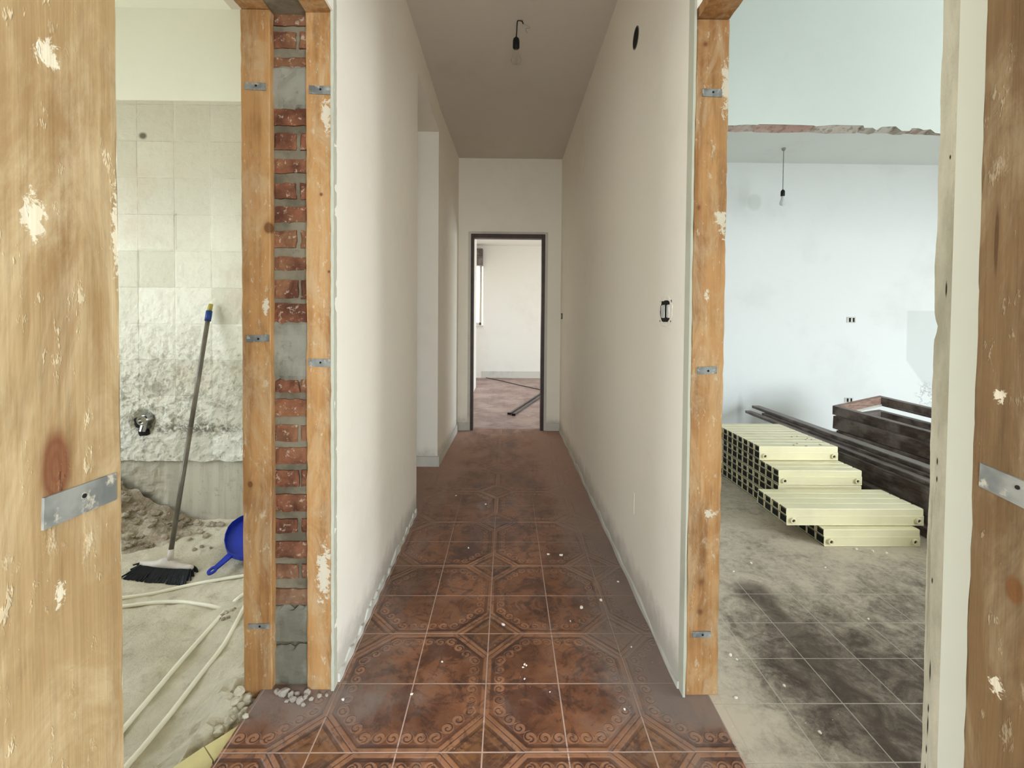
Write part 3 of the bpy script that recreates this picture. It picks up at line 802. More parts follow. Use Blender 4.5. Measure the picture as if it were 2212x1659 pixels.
# right doorway
RY = 1.505
t = thing('wooden_door_frame', 'rough pine door frame right of the passage, at the opening to the room with the radiators', 'door frame', (.67, 1.52, 0))
bm = bmesh.new(); beam(bm, (.612, RY, 0), (0, 0, 1), (1, 0, 0), (0, 1, 0), 2.243, .110, .030, 60, .0035, .003, 5)
obj('jamb', bm, M['woodP'], t)
bm = bmesh.new(); beam(bm, (.612, .64, 2.246), (0, 1, 0), (1, 0, 0), (0, 0, 1), .895, .110, .035, 30, .003, .003, 6)
obj('header', bm, M['woodP'], t)
face_strap(t, 1538, 200, 42, 17, RY-.0005, 2); face_strap(t, 1527, 801, 42, 16, RY-.0005, -2); face_strap(t, 1515, 1370, 40, 13, RY-.0005)
# entrance doorway around the camera
t = thing('wooden_door_frame', 'rough pine door frame nearest to us, its jambs along both picture edges', 'door frame', (.04, .38, 0))
bm = bmesh.new(); beam(bm, (-.36, .3180, 0), (0, 0, 1), (0, 1, 0), (-1, 0, 0), 2.30, .1117, .021, 90, .0014, .0012, 7)
o = obj('jamb', bm, M['woodL'], t)
bm = bmesh.new(); beam(bm, (.445, .3262, 0), (0, 0, 1), (0, 1, 0), (1, 0, 0), 2.30, .1035, .021, 90, .0025, .002, 8)
o = obj('jamb', bm, M['woodR'], t)
bm = bmesh.new(); beam(bm, (-.36, .3262, 2.30), (1, 0, 0), (0, 1, 0), (0, 0, 1), .805, .1035, .035, 30, .003, .002, 9)
obj('header', bm, M['woodP'], t)
q = [at(90, 1076, 0, -.3605), at(246, 1021, 0, -.3605), at(247, 1079, 0, -.3605), at(88, 1146, 0, -.3605)]
strap(t, q, (.0022, 0, 0), [at(176, 1071, 0, -.3605)], .0019)
q = [at(2122, 1000, 0, .4455), at(2300, 1075, 0, .4455), at(2300, 1140, 0, .4455), at(2119, 1050, 0, .4455)]
strap(t, q, (-.0022, 0, 0), [at(2204, 1053, 0, .4455)], .0019)
# thin plaster left on the far edge of the near jambs
bm = bmesh.new()
ragged(bm, lambda t_, h, k: (-.3635+(.002 if k else 0), .4285+h, t_*2.3), 240, .0, .0022, 21)
struct('trim_8', bm, M['rough'])

# dark frame of the far doorway
t = thing('metal_door_frame', 'dark brown frame around the far doorway at the end of the passage', 'door frame', (.01, 5.15, 0))
for nm, b in (('jamb', (-.405, -.372, 5.098, 5.20, 0, 2.196)), ('jamb', (.384, .421, 5.098, 5.20, 0, 2.196)), ('header', (-.372, .384, 5.098, 5.20, 2.150, 2.196))):
    obj(nm, boxes(b, bev=.003), M['frame'], t)
struct('trim_9', boxes((-.435, -.405, 5.104, 5.114, 0, 2.22), (.421, .452, 5.104, 5.114, 0, 2.22), (-.405, .421, 5.104, 5.114, 2.196, 2.222)), M['base'])

# ------------------------------------------------------------------ fittings on the walls and ceilings
def pendant(label, top, zs, bulb, cordmat, hook=True, hang=None):
    x, y, z = top
    t = thing('pendant_bulb', label, 'ceiling lamp', top)
    bm = bmesh.new()
    if hook:
        tube(bm, [(x+.035, y, z-.020), (x+.028, y, z-.006), (x+.012, y, z-.001), (x, y, z-.008), (x-.003, y, z-.06), (x-.006, y, zs)], .0035, 8)
        b2 = bmesh.new(); tube(b2, [(x+.03, y, z+.002), (x+.040, y, z-.02), (x+.075, y+.01, z-.035), (x+.05, y, z-.05), (x+.06, y, z-.075)], .0013, 6)
        obj('loose_wire', b2, M['greywire'], t)
        x -= .006
    else:
        tube(bm, [(x, y, z), (x, y, (z+zs)/2), (x, y, zs)], .0042, 8)
        b2 = bmesh.new(); lathe(b2, (x, y, z), [(.006, -.03), (.016, -.02), (.02, -.004), (.02, 0.0)], 16); obj('ceiling_hook', b2, M['greywire'], t)
    obj('cord', bm, cordmat, t, True)
    bm = bmesh.new(); lathe(bm, (x, y, zs), [(.017, -.065), (.020, -.060), (.020, -.022), (.017, -.008), (.008, .0), (.004, .006)], 20)
    obj('lamp_socket', bm, M['black'], t, True)
    bm = bmesh.new(); R_ = .030
    pr = [(0, -.065-.100)] + [(R_*math.sin(a), -.065-.070-R_*math.cos(a)) for a in [PI*k/14 for k in range(1, 10)]] + [(.0145, -.085), (.0135, -.062)]
    lathe(bm, (x, y, zs), pr, 24)
    obj('light_bulb', bm, bulb, t, True)
pt = at(1122, 44, 2, CEIL)
zb = at(1113, 81, 1, pt.y).z
pendant('bare bulb on a short black cord from the passage ceiling', (pt.x-.012, pt.y, CEIL), zb, M['glass'], M['wire'])
pt = at(1693, 320, 2, CEIL)
zb = at(1690, 410, 1, pt.y).z
pendant('bare bulb on a long thin cord in the white room at right', (pt.x, pt.y, CEIL), zb, M['frost'], M['greywire'], False)

# round junction box high on the right passage wall
c = at(1374, 82, 0, HX1)
t = thing('junction_box', 'round dark open junction box high on the right passage wall', 'junction box', (HX1, c.y, c.z))
bm = bmesh.new(); ring_tube(bm, (HX1+.002, c.y, c.z), (HX1-.0025, c.y, c.z), .049, .044, 32); obj('rim', bm, M['creamin'], t)
bm = bmesh.new(); cyl(bm, (HX1+.001, c.y, c.z), (HX1-.0015, c.y, c.z), .0445, 32); obj('cavity', bm, M['dark'], t)
# wall switch box
c = at(1438, 672, 0, HX1)
t = thing('switch_box', 'open switch box without cover on the right passage wall', 'switch', (HX1, c.y, c.z))
X_ = HX1
bm = bmesh.new()
for b in ((X_-.002, X_+.004, c.y-.062, c.y+.060, c.z+.024, c.z+.040), (X_-.002, X_+.004, c.y-.058, c.y+.062, c.z-.041, c.z-.026), (X_-.002, X_+.004, c.y+.044, c.y+.060, c.z-.026, c.z+.024), (X_-.002, X_+.004, c.y-.018, c.y+.004, c.z-.026, c.z+.024)): box(bm, *b)
obj('cavity', bm, M['dark'], t)
bm = boxes((X_-.004, X_+.004, c.y+.004, c.y+.044, c.z-.024, c.z+.022), bev=.002); obj('switch_module', bm, M['socketw'], t)
bm = boxes((X_-.004, X_+.004, c.y-.040, c.y-.018, c.z-.024, c.z+.022), bev=.002); obj('switch_module', bm, M['socketw'], t)
bm = bmesh.new()
for k in range(40):
    a = 2*PI*k/40; ra = .077+.010*noise.noise(Vector((k*.7, 1, 1))); rb = .052+.008*noise.noise(Vector((k*.7, 5, 1)))
    lump(bm, (X_-.001, c.y+math.cos(a)*ra*.86, c.z+math.sin(a)*rb), .010, k, (.25, 1, 1), 1)
obj('plaster_rim', bm, M['chip'], t)
c = at(1209, 683, 0, HX1)
t = thing('switch_box', 'tiny dark switch box far down the right passage wall near the end door', 'switch', (HX1, 5.0, c.z))
obj('cavity', boxes((HX1-.004, HX1+.002, 4.93, 5.03, c.z-.03, c.z+.03)), M['dark'], t)
obj('switch_module', boxes((HX1-.007, HX1, 4.965, 4.985, c.z-.02, c.z+.02)), M['socketw'], t)
def outlet(px, py, w, h, label, plate=True):
    c = at(px, py, 1, 5.15); t = thing('wall_outlet', label, 'outlet', (c.x, 5.15, c.z))
    if plate: obj('backing', boxes((c.x-w, c.x+w, 5.144, 5.152, c.z-h, c.z+h), bev=.004), M['socketw'], t)
    obj('slot', boxes((c.x-w*.5, c.x-w*.1, 5.141, 5.15, c.z-h*.75, c.z+h*.7), bev=.002), M['dark'], t)
    obj('slot', boxes((c.x+w*.35, c.x+w*.7, 5.141, 5.15, c.z-h*.75, c.z+h*.7), bev=.002), M['dark'], t)
outlet(1838, 691, .052, .033, 'wall outlet at chest height in the white room at right, above the brown frames')
outlet(1833, 864, .05, .028, 'low wall outlet in the white room, just above the top brown window frame')
# pale scratch on the right passage wall
a, b = at(1370, 1065, 0, HX1), at(1369, 1110, 0, HX1)
bm = boxes((HX1-.0015, HX1+.001, a.y-.004, a.y+.005, b.z, a.z)); struct('trim_10', bm, M['chip'])

# chrome fitting in the stripped wall
c = at(313, 910, 1, 2.70)
t = thing('pipe_fitting', 'shiny metal pipe fitting in the ragged hole of the stripped bathroom wall', 'pipe fitting', (c.x, 2.70, c.z))
bm = bmesh.new(); cyl(bm, (c.x+.008, 2.72, c.z+.012), (c.x+.008, 2.672, c.z+.012), .034, 8); ring_tube(bm, (c.x+.008, 2.675, c.z+.012), (c.x+.008, 2.662, c.z+.012), .028, .018, 16)
obj('nut', bm, M['chrome'], t)
bm = bmesh.new(); cyl(bm, (c.x+.005, 2.69, c.z-.01), (c.x, 2.68, c.z-.055), .018, 14); obj('pipe_stub', bm, M['chrome'], t)
bm = bmesh.new(); lump(bm, (c.x-.035, 2.70, c.z-.005), .03, 4, (1, .4, 1)); lump(bm, (c.x-.005, 2.70, c.z-.06), .03, 6, (1.2, .4, .8)); obj('cavity', bm, M['dark'], t)

# ------------------------------------------------------------------ broom, dustpan, pipes
hy = 2.315
zc_ = ground(-1.65, hy)
bl, br = at(283, 1254, 1, hy), at(417, 1260, 1, hy)
tl, tr = at(304, 1219, 1, hy+.03), at(417, 1228, 1, hy+.03)
hb = at(367, 1204, 1, hy+.03); ht = at(452, 672, 1, 2.665); hc = at(456, 657, 1, 2.675)
t = thing('broom', 'broom with black bristles and dark pole leaning on the stripped bathroom wall', 'broom', (hb.x, hy, 0))
bm = bmesh.new()
ax = (tr-tl)
def broom_block(bm):
    n = 16; rings = []
    for i in range(n+1):
        s_ = i/n; p = tl+ax*s_; prof = math.sin(PI*min(1, max(0, s_)))**.35
        hgt = .018+.030*math.exp(-((s_-.5)/.16)**2); w = .022*max(.35, prof)
        rings.append([bm.verts.new(p+Vector((0, a*w, b))) for a, b in ((-1, -.004), (-1, hgt*.55), (-.5, hgt), (.5, hgt), (1, hgt*.55), (1, -.004))])
    for a, b in zip(rings, rings[1:]):
        for k in range(6): bm.faces.new((a[k], a[(k+1) % 6], b[(k+1) % 6], b[k]))
    bm.faces.new(rings[0][::-1]); bm.faces.new(rings[-1])
broom_block(bm); obj('broom_block', bm, M['broomblk'], t, True)
bm = bmesh.new()
for i in range(72):
    for j in range(4):
        s_ = (i+rnd(-.3, .3))/71; s_ = min(1, max(0, s_))
        p = tl+ax*(.03+.94*s_)+Vector((0, (j-1.5)*.011, .002))
        q = bl+(br-bl)*s_ + Vector((rnd(-.006, .006), (j-1.5)*.028-.012, 0)); q.z = ground(q.x, q.y)+rnd(.0, .006)
        if i == 0: q.x -= rnd(0, .02)
        midp = p.lerp(q, .5)+Vector((0, (j-1.5)*.004, 0))
        tube(bm, [p, midp, q], .0042, 5, 2)
obj('bristles', bm, M['bristle'], t)
bm = bmesh.new(); cyl(bm, hb+Vector((0, 0, -.02)), hb+(ht-hb)*.03, .016, 14, .0135); obj('socket_collar', bm, M['broomblk'], t, True)
bm = bmesh.new(); cyl(bm, hb, hb+(ht-hb)*.5, .0118, 14); cyl(bm, hb+(ht-hb)*.5, ht, .0118, 14); obj('pole', bm, M['pole'], t, True)
bm = bmesh.new(); cyl(bm, ht+(hb-ht)*.045, ht, .0165, 14); obj('grip', bm, M['navy'], t, True)
bm = bmesh.new(); cyl(bm, ht, hc, .013, 12, .011); obj('end_cap', bm, M['yellow'], t, True)

# dustpan lying on the banked rubble
SL = .36
def on_slope(px, py, off=0.0):
    d = CF + CR*((px-PX)/F) - CU*((py-PY)/F); o = Vector((0, 0, H))
    # plane z = -.035 + SL*(y-2.27) + off
    tt = (-.035+off+SL*(0-2.27)-o.z)/(d.z-SL*d.y)
    return o+d*tt
nrm = Vector((0, -SL, 1)).normalized()
t = thing('dustpan', 'blue plastic dustpan half hidden behind the door frame beside the broom', 'dustpan', tuple(on_slope(500, 1200)))
body = [(533, 1120), (520, 1126), (505, 1136), (496, 1147), (490, 1162), (488, 1176), (491, 1192), (497, 1202), (508, 1207), (520, 1210), (540, 1213), (585, 1214), (600, 1195), (598, 1135), (580, 1118), (555, 1115)]
bm = bmesh.new(); prism(bm, [on_slope(x, y, .012) for x, y in body], nrm*.004)
pts = [on_slope(x, y, .012) for x, y in body]
for a, b in zip(pts[:11], pts[1:12]):
    m_ = [a, b, b+nrm*.03, a+nrm*.03]; d = (b-a).normalized().cross(nrm)*.003
    prism(bm, m_, d)
obj('pan', bm, M['blue'], t)
h0, h1 = on_slope(499, 1200, .018), on_slope(466, 1229, .018)
bm = bmesh.new(); dirv = (h1-h0).normalized(); sd = nrm.cross(dirv)
prism(bm, [h0+sd*.018, h0-sd*.018, h1-sd*.013, h1+sd*.013], nrm*.010)
c_ = on_slope(459, 1234, .018)
def oval(r): return [c_+dirv*math.cos(2*PI*k/24)*r*1.35+sd*math.sin(2*PI*k/24)*r for k in range(24)]
o_, i_ = oval(.019), oval(.009)
O0, I0 = [bm.verts.new(p) for p in o_], [bm.verts.new(p) for p in i_]
O1, I1 = [bm.verts.new(p+nrm*.010) for p in o_], [bm.verts.new(p+nrm*.010) for p in i_]
for k in range(24):
    l = (k+1) % 24
    for q in ((O0[k], O0[l], O1[l], O1[k]), (I0[k], I0[l], I1[l], I1[k]), (O1[k], O1[l], I1[l], I1[k]), (O0[k], O0[l], I0[l], I0[k])): bm.faces.new(q)
obj('handle', bm, M['blue'], t)

def pipe(label, pix, r, zoff=0.0):
    pts = []
    for p in pix:
        x, y = p[:2]; dz = p[2] if len(p) > 2 else 0
        z = -.045
        for _ in range(4):
            q = at(x, y, 2, z); z = ground(q.x, q.y)+r*.7+dz
        pts.append(at(x, y, 2, z))
    bm = bmesh.new(); tube(bm, pts, r, 12, 8)
    return tag(obj('plastic_pipe', bm, M['pipe'], None, True), label, 'pipe')
pipe('white plastic pipe crossing the sand directly in front of the broom', [(215, 1296), (268, 1291), (330, 1282), (400, 1266), (460, 1254), (532, 1243), (600, 1238)], .0082)
pipe('short white plastic pipe curving across the sand, its right end buried', [(200, 1318), (272, 1309), (330, 1302), (390, 1300), (440, 1306), (470, 1312, -.002), (488, 1317, -.03)], .0082)
pipe('upper of two long white pipes running diagonally towards us over the sand', [(580, 1262), (530, 1282), (508, 1298, -.010), (492, 1314, -.032), (474, 1334, -.004), (440, 1372), (390, 1429), (330, 1500), (276, 1564), (225, 1625), (150, 1710)], .0088)
pipe('lower long white pipe running diagonally towards us beside the tile edge', [(575, 1268), (545, 1290), (530, 1308), (512, 1342), (482, 1395), (430, 1462), (370, 1540), (310, 1613), (276, 1652), (240, 1695), (190, 1750)], .0088)
# yellow older tiles uncovered at the edge
def yt(pix, label, dz=0):
    bm = bmesh.new(); prism(bm, [at(x, y, 2, -.012+dz) for x, y in pix], (0, 0, -.012))
    tag(obj('yellow_floor_tile', bm, M['yt']), label, 'floor tile', None)
yt([(548, 1545), (512, 1588), (480, 1650), (459, 1690), (462, 1641), (443, 1612), (498, 1578)], 'broken yellow floor tile, upper piece beside the red tile edge', 0)
yt([(440, 1613), (459, 1643), (457, 1694), (430, 1740), (330, 1740), (320, 1690), (370, 1660), (400, 1640)], 'broken yellow floor tile at the bottom, below the cracked upper piece', -.001)

# rubble heap against the end wall (nobody could count it) and single lumps
bm = bmesh.new(); NX, NY = 90, 50; vv = {}
def heap(x, y):
    g_ = ground(x, y)
    s = max(0, 1-(x+2.75)/1.05) if x > -2.75 else 1
    fy = min(1, max(0, (y-2.16-.35*(1-min(1, s)))/.42))
    h = .42*min(1, s)**.8*fy
    h += (.05*noise.noise(Vector((x*9, y*9, 2)))+.03*noise.noise(Vector((x*24, y*24, 4))))*min(1, h*9)
    return g_-.012+max(0, h)
for j in range(NY+1):
    for i in range(NX+1):
        x = -3.19+(-1.62+3.19)*i/NX; y = 2.1+(2.685-2.1)*j/NY
        vv[i, j] = bm.verts.new((x, y, heap(x, y)))
for j in range(NY):
    for i in range(NX): bm.faces.new((vv[i, j], vv[i+1, j], vv[i+1, j+1], vv[i, j+1]))
for k in range(340):
    x = rnd(-2.6, -1.66); y = rnd(2.2, 2.66); h = heap(x, y)-ground(x, y)
    if h < .0: continue
    lump(bm, (x, y, heap(x, y)+.004), rnd(.008, .034), k, (1, rnd(.5, 1), rnd(.4, .9)), 1)
o = tag(obj('rubble_heap', bm, M['rubble']), 'heap of grey broken rubble against the bathroom end wall, behind the broom', 'rubble'); o['kind'] = 'stuff'
def one_lump(name, label, cat, p, r, mt, group, seed, sq=(1, .8, .6)):
    bm = bmesh.new(); lump(bm, (0, 0, r*sq[2]*.55), r, seed, sq, 2)
    o = obj(name, bm, mt); o.location = p; o.rotation_euler = (0, 0, rnd(0, 6)); return tag(o, label, cat, group)
for k, (px, py, r) in enumerate([(425, 1138, .022), (432, 1150, .018), (452, 1132, .026), (462, 1140, .02), (474, 1128, .022), (480, 1142, .018), (445, 1160, .02), (420, 1190, .012), (436, 1185, .011), (402, 1130, .024), (385, 1150, .02), (410, 1165, .014), (455, 1185, .009), (392, 1112, .03)]):
    p = at(px, py, 1, 2.55)
    for _ in range(6):
        p = at(px, py, 2, max(heap(p.x, p.y) if p.x < -1.62 else -9, ground(p.x, p.y)))
        if p.y > 2.66: p = at(px, py, 1, 2.66); break
    p.z = max(heap(p.x, p.y) if p.x < -1.62 else -9, ground(p.x, p.y))+.002
    one_lump('rubble_lump', 'brownish rubble lump lying between the broom pole and the blue dustpan', 'rubble', p, r, M['rubble'], 'rubble lumps by the dustpan', k+40)
for k, (px, py, r) in enumerate([(478, 1316, .010), (488, 1312, .011), (500, 1306, .009), (483, 1324, .009), (493, 1320, .008), (506, 1302, .008), (474, 1322, .008)]):
    p = at(px, py, 2, -.03); p.z = ground(p.x, p.y)
    one_lump('sand_lump', 'small sandy clod on the buried crossing of the white pipes', 'clod', p, r, M['rubble'], 'clods on the pipe crossing', k+80)
for k, (px, py, r) in enumerate([(533, 1500, .02), (520, 1512, .014), (545, 1508, .016), (512, 1530, .024), (498, 1548, .018), (524, 1536, .015), (486, 1558, .016), (505, 1520, .011), (540, 1522, .012), (478, 1572, .013), (530, 1550, .01), (516, 1496, .020), (508, 1512, .017), (527, 1522, .022), (494, 1534, .02), (486, 1546, .018), (472, 1560, .02), (500, 1560, .012), (468, 1582, .016), (455, 1592, .018), (538, 1488, .013), (548, 1496, .012), (447, 1600, .013)]):
    p = at(px, py, 2, .0); z = ground(p.x, p.y) if p.x < -.815 else 0
    p.z = max(z, 0 if p.x > -.815 else -1)
    one_lump('sand_lump', 'sandy clod heaped where the tile edge meets the bathroom side jamb', 'clod', p, r, M['sand'], 'clods at the tile edge', k+100, (1, .8, .7))
for k, (px, py, r) in enumerate([(598, 1497, .011), (612, 1500, .018), (628, 1503, .012), (642, 1500, .009), (634, 1513, .012), (648, 1516, .014), (660, 1508, .010), (672, 1512, .008), (690, 1505, .008), (706, 1503, .007), (655, 1524, .008), (620, 1516, .007), (664, 1498, .012)]):
    p = at(px, py, 2, 0)
    one_lump('mortar_lump', 'grey mortar crumb on the floor at the foot of the exposed bricks', 'mortar crumb', p, r, M['lump'], 'mortar crumbs below the bricks', k+120, (1, .8, .7))
chips = [(1087, 1350, .0085), (1256, 1313, .010), (1298, 1297, .008), (1133, 1436, .005), (1130, 1442, .004), (1349, 1533, .005), (1232, 1342, .004), (985, 1071, .007), (1049, 1090, .009), (1137, 1438, .004), (1184, 1198, .008), (1212, 1200, .010), (1012, 1184, .006), (1364, 1398, .004), (1335, 1257, .006), (955, 1430, .004), (889, 1500, .005), (741, 1512, .006), (1188, 1495, .003), (1133, 1467, .004)]
for k, (px, py, r) in enumerate(chips):
    one_lump('plaster_chip', 'small white plaster chip on the red tiles of the passage', 'plaster chip', at(px, py, 2, 0), r, M['chip'], 'plaster chips on the red tiles', k+150, (1, .7, .55))
chips = [(1623, 1217, .007), (1783, 1226, .006), (1876, 1338, .006), (1578, 1416, .008), (1590, 1508, .006), (1771, 1583, .006), (1850, 1187, .010), (1885, 1191, .010), (1915, 1195, .008), (1585, 1235, .006), (1694, 1482, .006), (1592, 1425, .005)]
for k, (px, py, r) in enumerate(chips):
    p = at(px, py, 2, -.001)
    one_lump('plaster_chip', 'small pale plaster chip on the grey tiles in front of the radiators', 'plaster chip', p, r, M['chip'], 'plaster chips on the grey tiles', k+180, (1, .7, .55))

# ------------------------------------------------------------------ stacked cream radiators
PIT, RH = .0775, .095
sec_mesh = {}
def section_mesh(L):
    bm = bmesh.new(); w = PIT-.002; a0, a1 = .0045, PIT-.0075; tw = .0035
    box(bm, 0, L, a0, a1, RH-.010, RH, bev=.0042)                    # top plate
    box(bm, 0, L, a0+.0005, a0+tw, .050, RH-.004); box(bm, 0, L, a1-tw, a1-.0005, .050, RH-.004)
    box(bm, 0, L, .0, w, .047, .055, bev=.0022)                      # shoulder
    box(bm, 0, L, 0.0008, tw, .004, .052); box(bm, 0, L, w-tw, w-.0008, .004, .052)
    box(bm, 0, L, -.001, w, 0, .007, bev=.002)
    for x0 in (.006, L-.010):                                        # dark panels standing in for shade inside the open ends
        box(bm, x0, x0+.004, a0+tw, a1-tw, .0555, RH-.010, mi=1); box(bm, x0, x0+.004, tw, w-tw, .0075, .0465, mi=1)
    bm.normal_update()
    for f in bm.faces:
        if f.material_index == 0 and abs(f.normal.x) > .9 and (f.calc_center_median().x < .002 or f.calc_center_median().x > L-.002): f.material_index = 2  # end faces get a darker colour as painted shade
    return bm
def radiator(x, y, z, L, n, label, rot=0.0, rusty=True):
    """lying radiator: n sections behind one another, connection stubs at its four corners"""
    t = thing('radiator', label, 'radiator', (x, y, z), 'cream radiators stacked on the floor', (0, 0, rot))
    if L not in sec_mesh:
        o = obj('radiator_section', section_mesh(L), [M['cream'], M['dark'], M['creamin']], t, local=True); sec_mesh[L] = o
        first = o
    else:
        first = sec_mesh[L].copy(); link(first); first.parent = t
    first.location = (0, 0, 0)
    for k in range(1, n):
        c = first.copy(); link(c); c.parent = t; c.location = (0, k*PIT, 0)
    for (px, s) in ((.035, 0), (L-.035, 0)):
        bm = bmesh.new(); ring_tube(bm, (px, .006, .029), (px, -.011, .029), .0165, .0095, 20)
        o = obj('connection_stub', bm, M['cream'], t, True, local=True)
        bm = bmesh.new(); cyl(bm, (px, .004, .029), (px, -.005, .029), .0097, 16)
        obj('thread', bm, M['rust'] if rusty else M['dark'], o, local=True)
    return t
RZ = RH+.003
radiator(1.785, 2.510, 0, .545, 4, 'cream radiator lying lowest and nearest to us on the grey floor')
radiator(1.600, 2.556, RZ, .790, 4, 'longest cream radiator, lying on the nearest lowest one')
radiator(1.765, 2.905, 0, .545, 11, 'cream radiator at the very bottom of the rear stack, on the grey floor')
radiator(1.768, 2.915, RZ, .545, 10, 'second cream radiator from the bottom of the rear stack')
radiator(1.770, 2.918, 2*RZ, .545, 10, 'cream radiator in the rear stack directly beneath the topmost one')
radiator(1.757, 3.125, 3*RZ, .550, 9, 'topmost cream radiator of the rear stack, with plaster crumbs on top')
for k in range(12):
    px, py = rnd(1685, 1780), rnd(941, 964)
    p = at(px, py, 2, 4*RZ)
    if p.x > 2.29 or p.y < 3.13: continue
    p.z = 3*RZ+RH
    one_lump('plaster_crumb', 'tiny grey plaster crumb on the topmost cream radiator', 'crumb', p, .006, M['lump'], 'crumbs on the top radiator', k+220)

# ------------------------------------------------------------------ dark brown window frames and boards
def board(name, label, x0, x1, y0, y1, z0, z1, group='dark boards on the floor', yaw=0.0, groove=True):
    cx, cy = (x0+x1)/2, y1
    t = thing(name, label, 'board', (cx, cy, z0), group, (0, 0, yaw))
    w, h, l = x1-x0, z1-z0, y1-y0
    bm = bmesh.new(); box(bm, -w/2, w/2, -l, 0, 0, h, bev=.003)
    obj('plank', bm, M['brown'], t, local=True)
    if groove:
        bm = bmesh.new(); box(bm, -w/2-.004, -w/2+.006, -l, -.003, h*.68, h*.86, bev=.002)
        o = obj('bead', bm, M['brown'], t, local=True)
    return t
board('wooden_board', 'lowest dark brown board lying on the floor right of the radiators', 2.46, 2.72, 1.9, 3.55, -.001, .055)
board('wooden_board', 'dark brown board second from the floor right of the radiators', 2.52, 2.74, 1.9, 3.75, .056, .118)
board('wooden_board', 'wide dark brown board standing on edge right of the radiators', 2.575, 2.625, 1.9, 4.05, .119, .252)
board('wooden_board', 'dark brown board standing behind the wide one, below the two upper strips', 2.63, 2.73, 1.9, 4.0, .119, .252, groove=False)
board('wooden_strip', 'thin dark brown strip on top of the wide board, its tip nearest to the radiators', 2.60, 2.66, 1.9, 4.92, .253, .280)
board('wooden_strip', 'middle thin dark brown strip of the three reaching towards the white wall', 2.67, 2.73, 1.9, 4.72, .253, .296, groove=False)
board('wooden_strip', 'topmost thin dark brown strip of the three reaching towards the white wall', 2.70, 2.78, 1.9, 4.97, .297, .325)

def sash(label, P1, uvec, vvec, wid, length, hgt, rail, tilt_in=True, red=True):
    """rectangular wooden frame, corner P1, width along u, length along v"""
    u = Vector(uvec).normalized(); v = (Vector(vvec)-u*Vector(vvec).dot(u)).normalized(); n = u.cross(v)
    if n.z < 0: n = -n
    t = thing('window_frame', label, 'window frame', tuple(P1), 'dark window frames piled in the right room')
    R_ = Matrix((u, v, n)).transposed()
    def part(nm, a0, a1, b0, b1, c0, c1, mt):
        bm = bmesh.new(); box(bm, a0, a1, b0, b1, c0, c1, bev=.003)
        for q in bm.verts: q.co = R_@q.co
        o = obj(nm, bm, mt, t, local=True); return o
    part('end_rail', rail, wid-rail, 0, rail, 0, hgt, M['redwood'] if red else M['brown'])
    part('end_rail', rail, wid-rail, length-rail, length, 0, hgt, M['brown'])
    part('side_rail', 0, rail, 0, length, 0, hgt, M['brown'])
    part('side_rail', wid-rail, wid, 0, length, 0, hgt, M['brown'])
    part('glazing_bead', rail, rail+.012, rail, length-rail, .008, .02, M['brown'])
    part('glazing_bead', wid-rail-.012, wid-rail, rail, length-rail, .008, .02, M['brown'])
    part('glazing_bead', rail, wid-rail, rail, rail+.014, .0, .02, M['base'] if red else M['brown'])
    return t
PA = at(1798, 895, 1, 4.2)
sash('topmost dark brown window frame of the pile, tilted, with a bare reddish end', PA, (.536, .15, .066), (.27, -.70, -.05), .60, 1.3, .085, .045)
PB = Vector((PA.x-.01, PA.y-.02, PA.z-.125))
sash('dark brown window frame directly under the topmost tilted one', PB, (.536, .15, .030), (.27, -.70, -.05), .58, 1.25, .118, .055, red=False)
PC = Vector((PA.x+.0, PA.y-.05, PA.z-.235))
sash('dark brown window frame third from the top of the pile', PC, (.536, .15, .010), (.27, -.70, -.05), .60, 1.25, .100, .07, red=False)
PD = Vector((PA.x+.02, PA.y-.08, -.001))
sash('dark brown window frame at the bottom of the pile, flat on the floor', PD, (.536, .15, .0), (.27, -.70, 0), .60, 1.25, .05, .08, red=False)

# round grey tub behind the radiators
c = at(1668, 932, 2, .12); c = Vector((2.44, 4.15, 0))
t = thing('round_tub', 'low round grey tub behind the topmost radiator', 'tub', tuple(c))
bm = bmesh.new(); seg = 36
prof = [(.135, 0), (.150, .24), (.156, .246), (.156, .256), (.146, .256), (.142, .246), (.128, .01)]
rings = [[bm.verts.new(c+Vector((math.cos(2*PI*k/seg)*r, math.sin(2*PI*k/seg)*r, z))) for k in range(seg)] for r, z in prof]
for a, b in zip(rings, rings[1:]):
    for k in range(seg): bm.faces.new((a[k], a[(k+1) % seg], b[(k+1) % seg], b[k]))
bm.faces.new(rings[0][::-1]); bm.faces.new(rings[-1])
obj('tub_body', bm, M['tub'], t, True)

# ------------------------------------------------------------------ far room bits
a, b = at(1050, 816, 2, .004), at(1163, 841, 2, .004)
bm = bmesh.new(); tube(bm, [a, a.lerp(b, .3)+Vector((.02, 0, 0)), a.lerp(b, .6), b, b+(b-a)*.5], .008, 8)
tag(obj('cable', bm, M['wire'], None, True), 'thin dark cable lying across the floor of the far room', 'cable')
for k, (p0, p1, lb) in enumerate((((1099, 893), (1172, 846), 'left one of two dark metal profiles on the far room floor'), ((1108, 895), (1172, 853), 'right one of two dark metal profiles on the far room floor'))):
    a, b = at(*p0, 2, .012), at(*p1, 2, .012); b = b+(b-a)*.25
    d = (b-a).normalized(); s = Vector((d.y, -d.x, 0))
    t = thing('metal_profile', lb, 'metal profile', (a.x, a.y, 0), 'profiles on the far room floor')
    bm = bmesh.new(); beam(bm, (a.x, a.y, 0), d, s, (0, 0, 1), (b-a).length, .028, .022, 12, .0005, .002, k); obj('bar', bm, M['profile'], t)
    bm = bmesh.new(); e = a-d*.012; beam(bm, (e.x-.01, e.y, 0), s, -d, (0, 0, 1), .05, .012, .028, 4, .0005, .002, k+3); obj('end_cap', bm, M['black'], t)
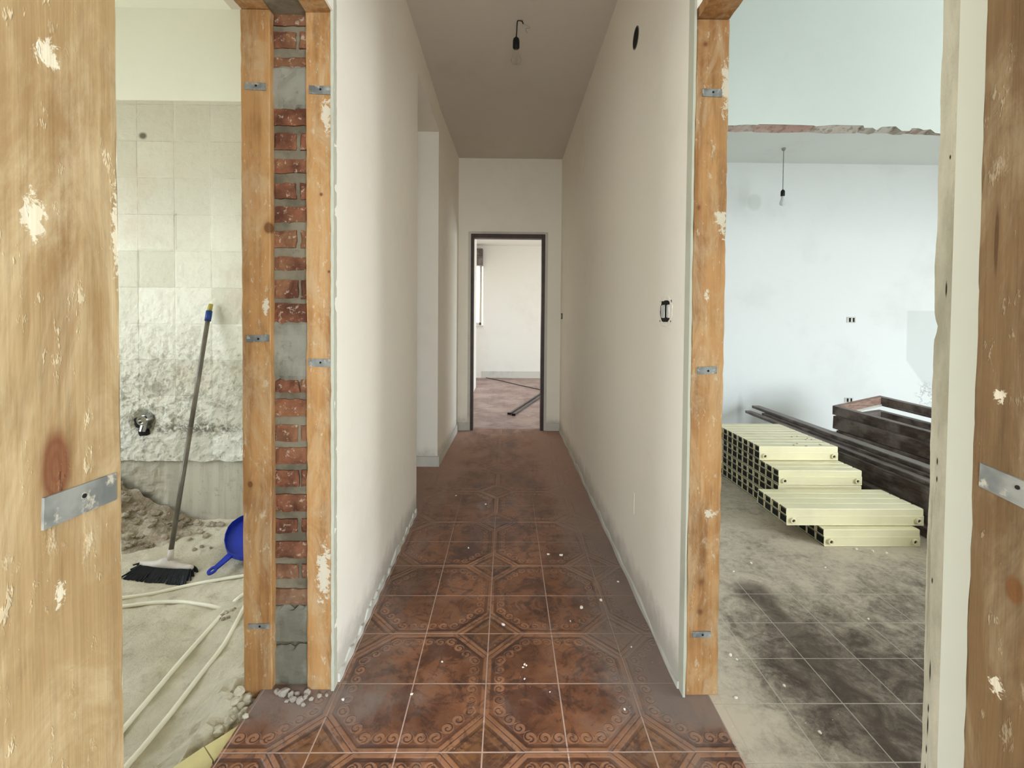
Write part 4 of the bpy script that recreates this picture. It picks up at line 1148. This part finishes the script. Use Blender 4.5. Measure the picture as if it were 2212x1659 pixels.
# window with its shutter box in the far room
t = thing('window_1', 'bright window with dark shutter box at the left end of the far room', 'window', (-.9, 9.6, 1.1)); t['kind'] = 'structure'
obj('shutter_box', boxes((-1.25, -.505, 9.40, 9.60, 2.33, 2.68), bev=.006), M['brown'], t)
obj('window_sill', boxes((-1.27, -.495, 9.53, 9.74, 1.075, 1.105), bev=.004), M['base'], t)
obj('window_frame', boxes((-.58, -.530, 9.66, 9.71, 1.105, 2.62), (-1.28, -.55, 9.66, 9.71, 1.105, 1.16)), M['base'], t)

# ------------------------------------------------------------------ light: daylight through the windows, plus two added entry lamps
def win(name, loc, rot, sx, sy, power, col, spread=PI):
    l = bpy.data.lights.new(name, 'AREA'); l.shape = 'RECTANGLE'; l.size = sx; l.size_y = sy
    l.energy = power; l.color = col; l.spread = spread
    o = bpy.data.objects.new(name, l); link(o); o.location = loc; o.rotation_euler = rot; return o
win('daylight_right_room', ((WX0+WX1)/2, NY_-.07, WZ1/2), (-PI/2+PI, 0, 0), WX1-WX0, WZ1-.1, 140, (.86, .915, .975))
win('daylight_bathroom', (-3.26, 1.45, 1.58), (0, -PI/2, 0), 1.7, 1.35, 29, (.88, .91, .92))
win('added_entry_light_right', (1.025, EY-.06, 1.35), (PI/2, 0, 0), 1.55, 2.1, 128, (.80, .89, .98))  # added lamp in an unseen window, brightens left wall and niche
win('added_entry_light_left', (-.75, EY-.06, 1.35), (PI/2, 0, 0), 1.3, 2.1, 80, (.78, .89, 1.0))  # added lamp in an unseen window, brightens the right passage wall
win('daylight_far_side', (3.57, 7.4, 1.15), (0, PI/2, 0), 2.2, 2.3, 66, (.75, .87, .98))
win('daylight_far_back', (-.9, 9.72, 1.8), (-PI/2, 0, 0), .7, 1.4, 6, (1.0, .98, .97))
W = bpy.data.worlds.new('world'); SC.world = W; W.use_nodes = True
nt = W.node_tree; bg = nt.nodes['Background']
sky = nt.nodes.new('ShaderNodeTexSky'); sky.sky_type = 'NISHITA'; sky.sun_disc = False; sky.sun_elevation = math.radians(40)
nt.links.new(sky.outputs[0], bg.inputs[0]); bg.inputs[1].default_value = .5

SC.view_settings.view_transform = 'Standard'; SC.view_settings.look = 'None'
SC.view_settings.exposure = 0.6; SC.view_settings.gamma = 1
SC.view_settings.use_curve_mapping = False
SC.cycles.use_denoising = True
SC.cycles.max_bounces = 8; SC.cycles.diffuse_bounces = 6; SC.cycles.glossy_bounces = 3
SC.cycles.use_adaptive_sampling = True; SC.cycles.adaptive_threshold = .06; SC.cycles.adaptive_min_samples = 16
SC.cycles.use_light_tree = True
SC.cycles.sample_clamp_indirect = 6
